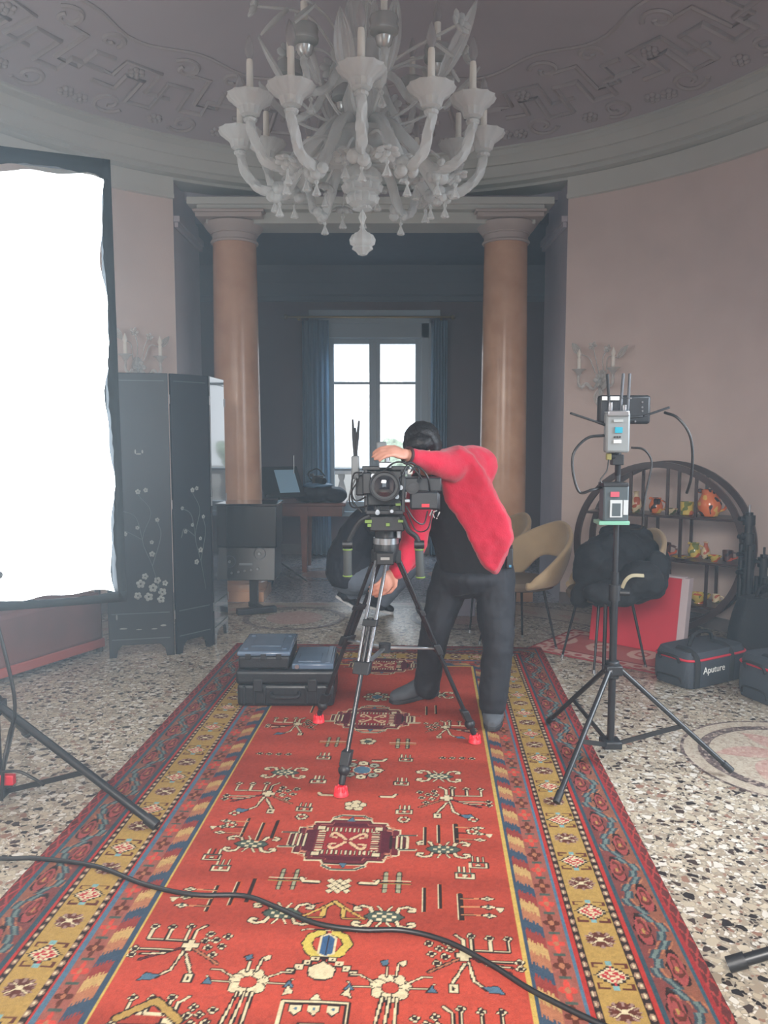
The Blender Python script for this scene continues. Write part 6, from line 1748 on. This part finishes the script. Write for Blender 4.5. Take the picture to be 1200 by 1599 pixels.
def limb(mb, pts, rad, seg=16, n=18):
    P = bez(pts, n); m = len(P); k = len(pts)
    R = []
    for i in range(m):
        t = i / (m - 1) * (k - 1); j = min(int(t), k - 2); f = t - j
        R.append(rad[j] * (1 - f) + rad[j + 1] * f)
    mb.tube(P, R, seg)
    mb.ell(P[0], R[0], 14, 8); mb.ell(P[-1], R[-1], 14, 8)
def torso(mb, secs, n=28):
    # secs: centre, half width vector, half depth vector
    C_s = bez([s[0] for s in secs], 4 * (len(secs) - 1)); A_s = bez([s[1] for s in secs], 4 * (len(secs) - 1)); B_s = bez([s[2] for s in secs], 4 * (len(secs) - 1))
    mb.loft([ring(c, a, b_, n, .85) for c, a, b_ in zip(C_s, A_s, B_s)])
def hand(mb, wrist, fwd, back, curl=0.6, k=1.0, thumb=1):
    """palm and five fingers; fwd: wrist to knuckles, back: out of the back of the hand"""
    f = Vector(fwd).normalized(); bk = Vector(back); bk = (bk - f * bk.dot(f)).normalized(); s_ = f.cross(bk)
    w = Vector(wrist)
    M = Matrix(((s_.x, f.x, bk.x, 0), (s_.y, f.y, bk.y, 0), (s_.z, f.z, bk.z, 0), (0, 0, 0, 1)))
    mb.ell(w + f * .050 * k, (.043 * k, .056 * k, .017 * k), 16, 10, M)
    mb.ell(w + f * .008 * k, (.029 * k, .03 * k, .021 * k), 14, 8, M)
    for i, (off, L) in enumerate(((-.030, .078), (-.010, .088), (.011, .083), (.030, .066))):
        p = w + f * .088 * k + s_ * off * thumb * k; pts = [p - f * .03 * k]; d = f.copy(); seg = (.44, .32, .24)
        pts.append(p)
        for q, fr in enumerate(seg):
            a = curl * (0.75 if q == 0 else 1.0)
            d = (d * math.cos(a) - bk * math.sin(a)).normalized(); bk2 = bk
            nb = (bk * math.cos(a) + f * 0).normalized()
            p = p + d * L * fr * k; pts.append(p)
        mb.tube(pts, [.0095 * k, .0095 * k, .009 * k, .0083 * k, .007 * k], 10); mb.ell(pts[-1], .007 * k, 8, 6)
    t0 = w + f * .022 * k - s_ * .026 * thumb * k
    pts = [t0, t0 + (f * .6 - s_ * .7 * thumb).normalized() * .032 * k - bk * .006, t0 + (f * .8 - s_ * .5 * thumb).normalized() * .062 * k - bk * .020 * k, t0 + (f * .95 - s_ * .2 * thumb).normalized() * .085 * k - bk * .034 * k]
    mb.tube(pts, [.014 * k, .0125 * k, .0105 * k, .008 * k], 10); mb.ell(pts[-1], .008 * k, 8, 6)
def head(mb, c, face, up, k=1.0):
    f = Vector(face).normalized(); u = Vector(up); u = (u - f * u.dot(f)).normalized(); s_ = f.cross(u)
    M = Matrix(((s_.x, f.x, u.x, 0), (s_.y, f.y, u.y, 0), (s_.z, f.z, u.z, 0), (0, 0, 0, 1)))
    Q = lambda a, b_, z: c + (s_ * a + f * b_ + u * z) * k
    mb.ell(Q(0, -.015, .03), (.074 * k, .092 * k, .088 * k), 24, 16, M)
    mb.ell(Q(0, .022, -.03), (.062 * k, .068 * k, .085 * k), 20, 14, M)
    mb.ell(Q(0, .055, -.085), (.032 * k, .028 * k, .026 * k), 14, 10, M)
    mb.ell(Q(0, .070, .035), (.050 * k, .018 * k, .014 * k), 14, 8, M)
    mb.tube([Q(0, .080, .022), Q(0, .094, -.005), Q(0, .102, -.026)], [.008 * k, .011 * k, .014 * k], 10); mb.ell(Q(.010, .092, -.030), .009 * k, 8, 6); mb.ell(Q(-.010, .092, -.030), .009 * k, 8, 6)
    mb.ell(Q(0, .084, -.054), (.024 * k, .009 * k, .005 * k), 12, 6, M); mb.ell(Q(0, .083, -.064), (.021 * k, .010 * k, .006 * k), 12, 6, M)
    for e in (-1, 1): mb.ell(Q(e * .076, -.008, -.005), (.010 * k, .020 * k, .032 * k), 12, 8, M); mb.ell(Q(e * .042, .058, -.022), (.022 * k, .018 * k, .018 * k), 10, 6, M)
    return Q, M
def boot(par, heel, toe, ank, name, mu, ms, shaft=.10, k=1.0):
    heel, toe, ank = Vector(heel), Vector(toe), Vector(ank)
    d = (toe - heel); L = d.length; d.normalize(); s_ = Vector((-d.y, d.x, 0)).normalized(); up = s_.cross(d) if s_.cross(d).z > 0 else d.cross(s_)
    b = MB(); rings = []
    for t, w, h in ((.0, .026, .05), (.06, .036, .085), (.25, .040, .105), (.42, .041, .095), (.60, .047, .072), (.78, .050, .058), (.92, .040, .048), (1.0, .018, .036)):
        c = heel + d * L * t + up * (.016 + h / 2)
        rings.append(ring(c, s_ * w * k, up * (h / 2) * k, 20, .8))
    b.loft(rings)
    base = heel + d * L * .22 + up * .07
    limb(b, [base, (base + ank) / 2, ank], [.048 * k, .050 * k, .054 * k])
    o = link(name, b, mu, par, remesh=.007, smit=3)
    b = MB(); rr = []
    for t, w in ((-.01, .022), (.04, .036), (.25, .040), (.42, .040), (.62, .048), (.80, .050), (.93, .041), (1.01, .02)):
        c = heel + d * L * t
        rr.append([c - s_ * w + up * .002, c + s_ * w + up * .002, c + s_ * w + up * .024, c - s_ * w + up * .024])
    b.loft(rr); link('sole', b, ms, o, bevel=.004)
    return o

# ------------------------------------------------------------------ the man in the red cardigan, stooping over the camera
def A(px, py, y): return at(px, py, y)
Ws, Wd = Vector((1, 0, 0)), Vector((0, 1, 0))
hipR, kneeR, ankR = A(772, 892, 4.12), A(777, 1012, 4.02), A(770, 1098, 4.02)
hipL, kneeL, ankL = A(708, 892, 4.16), A(680, 985, 4.16), A(668, 1062, 4.28)
pel, belly, chest, shl, neck = A(742, 880, 4.14), A(728, 828, 4.07), A(706, 772, 3.99), A(692, 735, 3.94), A(675, 716, 3.90)
hc = A(661, 702, 3.86)
lsh, lel, lwr = A(742, 724, 3.96), A(694, 726, 3.74), A(640, 712, 3.60)
rsh, rel, rwr = A(664, 752, 3.93), A(650, 838, 3.84), A(617, 893, 3.74)
tilt = (chest - pel).normalized(); Wt = (Ws - tilt * Ws.dot(tilt)).normalized(); Dt = Wt.cross(tilt)
if Dt.y > 0: Dt = -Dt
b = MB()
torso(b, [(pel, Wt * .165, Dt * .12), (belly, Wt * .155, Dt * .115), (chest, Wt * .175, Dt * .12), (shl, Wt * .15, Dt * .095), (A(684, 724, 3.92), Wt * .07, Dt * .065)])
limb(b, [shl, neck, hc], [.07, .058, .055])
limb(b, [lsh, lel, lwr], [.062, .046, .030]); limb(b, [rsh, rel, rwr], [.060, .045, .030])
limb(b, [hipR, kneeR, ankR, ankR - Vector((0, 0, .05))], [.085, .060, .042, .042]); limb(b, [hipL, kneeL, ankL, ankL - Vector((0, 0, .04))], [.085, .060, .042, .042])
fdir = (A(652, 775, 3.56) - hc).normalized(); udir = (fdir.cross(Vector((1, 0, 0)))); udir = udir if udir.z > 0 else -udir
udir = (udir + Vector((-.2, 0, 0))).normalized()
Qh, Mh = head(b, hc, fdir, udir)
lh = (A(606, 703, 3.56) - lwr); limb(b, [lwr, lwr + lh * .25], [.029, .027])
hand(b, lwr + lh.normalized() * .015, lh + Vector((0, -.02, .0)), Vector((.12, -.55, .8)), .62, 1.0, -1)
rh = (A(600, 915, 3.70) - rwr)
hand(b, rwr + rh.normalized() * .0, rh, Vector((.6, -.8, .1)), .75, 1.0, 1)
man = link('person', b, M_SKIN, origin=(pel.x - .05, 4.08, .012), remesh=.0058, smit=2)
tag(man, 'man in an open red cardigan and black clothes stooping over the film camera', 'person')
# hair
b = MB(); b.ell(Qh(0, -.020, .040), (.088, .098, .092), 24, 16, Mh); b.ell(Qh(0, -.05, .0), (.080, .066, .08), 20, 14, Mh); b.ell(Qh(0, .055, .072), (.068, .042, .042), 16, 10, Mh)
for e in (-1, 1): b.ell(Qh(e * .070, .0, .018), (.022, .055, .06), 12, 8, Mh)
link('hair', b, M_HAIR, man, remesh=.008, smit=4, disp=(.012, .02))
for e in (-1, 1):
    b = MB(); b.ell(Qh(e * .031, .078, .012), .010, 10, 8); link('eye', b, M_EYE, man)
# t-shirt
b = MB()
torso(b, [(A(745, 905, 4.14), Wt * .185, Dt * .14), (pel, Wt * .19, Dt * .14), (belly, Wt * .182, Dt * .135), (chest, Wt * .195, Dt * .135), (shl, Wt * .17, Dt * .105), (A(686, 728, 3.92), Wt * .085, Dt * .075)])
limb(b, [lsh, lsh * .6 + lel * .4], [.075, .068]); limb(b, [rsh, rsh * .6 + rel * .4], [.072, .066])
link('t_shirt', b, M_TEE, man, remesh=.009, smit=4, disp=(.014, .09))
tee_y = A(679, 803, 3.83)
M = Matrix.Translation(tee_y) @ Matrix.Rotation(math.radians(24), 4, 'Y') @ Matrix(((1, 0, 0, 0), (0, 0, -1, 0), (0, 1, 0, 0), (0, 0, 0, 1)))
textmesh('K!', .055, M, 'shirt_lettering', M_WHITE, man)
# trousers
b = MB()
torso(b, [(A(744, 866, 4.14), Wt * .18, Dt * .135), (A(743, 890, 4.14), Ws * .195, Wd * .14), (A(741, 915, 4.14), Ws * .185, Wd * .13), (A(740, 930, 4.14), Ws * .12, Wd * .09)])
limb(b, [hipR, kneeR * .5 + hipR * .5, kneeR, ankR, ankR - Vector((0, 0, .005))], [.108, .100, .082, .074, .074]); limb(b, [hipL, kneeL * .5 + hipL * .5, kneeL, ankL, ankL - Vector((0, 0, .035))], [.106, .098, .080, .070, .072])
link('trousers', b, M_TROU, man, remesh=.010, smit=4, disp=(.020, .08))
boot(man, gr(777, 1098) + Vector((0, 0, .010)), gr(768, 1146) + Vector((.0, .0, .010)), A(771, 1085, 4.04), 'boot', M_BOOT, M_SOLE, k=1.1)
boot(man, gr(682, 1087) + Vector((0, 0, .010)), gr(611, 1102) + Vector((0, 0, .010)), A(669, 1050, 4.28), 'boot', M_BOOT, M_SOLE, k=1.08)
# cardigan: draped side, back, both sleeves and the other front panel
CQ = lambda x, y: (480 + x / 3.3333, 640 + y / 3.3333)
outline = [(640, 214), (700, 210), (790, 183), (860, 222), (920, 305), (1000, 468), (1052, 560), (1080, 668), (1042, 755), (992, 862), (976, 868), (900, 800), (820, 640), (765, 548), (712, 470), (690, 380)]
b = MB(); rings = []
pts2 = [CQ(*p) for p in outline]
cxp = sum(p[0] for p in pts2) / len(pts2); cyp = sum(p[1] for p in pts2) / len(pts2)
def lean_y(py): return 3.97 + (py - 700) * .0010
for dy, k in ((-.225, .82), (-.21, .94), (-.15, 1.0), (.0, 1.0), (.10, .93), (.14, .72)):
    rings.append([A(cxp + (x - cxp) * k if k < 1 else x, cyp + (y - cyp) * k if k < 1 else y, lean_y(y) + dy) for x, y in pts2])
b.loft(rings)
torso(b, [(A(720, 800, 4.10), Wt * .16, Dt * .10), (A(704, 760, 4.06), Wt * .185, Dt * .10), (A(694, 735, 4.0), Wt * .17, Dt * .10), (A(690, 722, 3.97), Wt * .10, Dt * .07)])
limb(b, [A(748, 728, 3.97), A(718, 727, 3.86), lel, A(664, 718, 3.66), A(644, 712.5, 3.605)], [.098, .092, .070, .045, .036])
limb(b, [A(668, 748, 3.95), A(654, 800, 3.90), A(647, 845, 3.84), A(632, 876, 3.78), A(621, 890, 3.75)], [.082, .076, .066, .052, .042])
limb(b, [A(662, 770, 3.96), A(650, 830, 3.98), A(640, 880, 3.98)], [.06, .06, .04])
link('cardigan', b, M_CARD, man, remesh=.0085, smit=7, disp=(.022, .10))
# bracelet
b = MB(); wv = (lwr - lel).normalized(); x, y, _ = frame_from(wv); cc = lwr + wv * .012
b.tube([cc + x * (.036 * math.cos(2 * PI * k / 24)) + y * (.036 * math.sin(2 * PI * k / 24)) for k in range(24)], .007, 8, closed=True); link('wristband', b, mat('dark_strap', (60, 30, 34), .6), man)
# walkie-talkie clipped to his waist
wt = thing('walkie_talkie', 'black walkie talkie with antenna clipped at the hip of the man in red', 'radio', A(795, 885, 4.02))
def WB(px0, py0, px1, py1, y0, y1, m, nm):
    a = at(px0, py1, y0); c = at(px1, py0, y0); b = MB(); b.box(((a.x + c.x) / 2, (y0 + y1) / 2, (a.z + c.z) / 2), (abs(c.x - a.x), y1 - y0, abs(c.z - a.z))); return link(nm, b, m, wt, bevel=.005)
WB(791, 856, 802, 888, 4.00, 4.04, M_BLKP, 'body')
b = MB(); b.cyl(A(792.5, 857, 4.02), A(791.5, 824, 4.02), .006, .004, 8); link('antenna', b, M_BLKP, wt)
b = MB(); b.cyl(A(799, 857, 4.02), A(799, 851, 4.02), .007, seg=8); link('knob', b, M_BLKP, wt)
b = MB(); b.box(A(797, 884, 3.998), (.012, .004, .012)); link('button', b, mat('blue_button', (60, 120, 150), .4), wt)

# ------------------------------------------------------------------ the crouching helper behind the tripod
M_NAVY = mat('navy_jacket_cloth', (26, 30, 42), 0.75, bump=.2, bscale=20)
M_JEAN = mat('grey_jeans', (104, 112, 124), 0.85, var=.1, vscale=14)
M_SHOE = mat('dark_sneaker', (38, 40, 48), 0.7); M_WSOLE = mat('white_sole', (208, 208, 208), 0.6)
YK = 6.55
hp, mb_, ch_, sh_, nk, hd2 = A(548, 902, YK), A(546, 866, YK), A(560, 826, YK - .05), A(578, 800, YK - .08), A(590, 788, YK - .12), A(602, 774, YK - .18)
b = MB()
X, Yv = Vector((1, 0, 0)), Vector((0, 1, 0))
torso(b, [(hp, X * .13, Yv * .15), (mb_, X * .12, Yv * .14), (ch_, X * .11, Yv * .15), (sh_, X * .08, Yv * .14), (nk, X * .06, Yv * .06)])
limb(b, [nk, hd2], [.055, .055])
Q2, M2 = head(b, hd2, Vector((.75, -.55, -.35)), Vector((.2, 0, 1)), .98)
k1, k2 = A(640, 886, YK - .22), A(612, 896, YK + .05)
a1, a2 = A(596, 944, YK - .08), A(541, 930, YK + .06)
h1, h2 = A(556, 905, YK - .12), A(548, 908, YK + .05)
limb(b, [h1, k1], [.085, .058]); limb(b, [k1, a1], [.055, .040]); limb(b, [h2, k2], [.085, .058]); limb(b, [k2, a2], [.055, .040])
s1_, s2_ = A(584, 812, YK - .26), A(572, 806, YK + .10)
e1_, e2_ = A(618, 852, YK - .34), A(606, 850, YK - .02); w1_, w2_ = A(612, 830, YK - .55), A(598, 838, YK - .30)
limb(b, [s1_, e1_, w1_], [.055, .042, .028]); limb(b, [s2_, e2_, w2_], [.055, .042, .028])
hand(b, w1_, Vector((-.2, -.9, .3)), Vector((.2, .2, 1)), .5, .95, 1); hand(b, w2_, Vector((-.1, -.9, .3)), Vector((-.2, .2, 1)), .5, .95, -1)
hel = link('person', b, M_SKIN, origin=(hp.x, YK, .003), remesh=.007, smit=2)
tag(hel, 'person in a dark navy jacket and grey jeans crouching behind the camera tripod', 'person')
b = MB(); b.ell(Q2(0, -.024, .04), (.082, .092, .086), 20, 14, M2); b.ell(Q2(0, -.05, .0), (.078, .064, .08), 18, 12, M2); link('hair', b, M_HAIR, hel, remesh=.01, smit=3)
b = MB()
torso(b, [(A(552, 912, YK), X * .19, Yv * .20), (A(550, 895, YK), X * .215, Yv * .22), (A(553, 865, YK), X * .215, Yv * .215), (A(565, 828, YK - .05), X * .18, Yv * .215), (sh_, X * .135, Yv * .19), (nk, X * .075, Yv * .08)])
limb(b, [s1_, e1_, w1_ * .85 + e1_ * .15], [.085, .068, .044]); limb(b, [s2_, e2_, w2_ * .85 + e2_ * .15], [.085, .068, .044])
link('jacket', b, M_NAVY, hel, remesh=.011, smit=6, disp=(.03, .10))
b = MB()
torso(b, [(A(550, 895, YK), X * .17, Yv * .18), (A(551, 912, YK), X * .17, Yv * .18), (A(553, 924, YK), X * .11, Yv * .13)])
limb(b, [h1, k1], [.115, .075]); limb(b, [k1, a1 * .9 + k1 * .1], [.074, .056]); limb(b, [h2, k2], [.115, .075]); limb(b, [k2, a2 * .9 + k2 * .1], [.074, .056])
link('jeans', b, M_JEAN, hel, remesh=.011, smit=4, disp=(.015, .07))
g1, g2 = gr(614, 960), gr(559, 953)
boot(hel, Vector((g1.x - .21, g1.y + .02, .055)), Vector((g1.x, g1.y, .004)), a1, 'sneaker', M_SHOE, M_WSOLE, k=.95)
boot(hel, Vector((g2.x - .19, g2.y + .03, .11)), Vector((g2.x, g2.y, .004)), a2, 'sneaker', M_SHOE, M_WSOLE, k=.95)
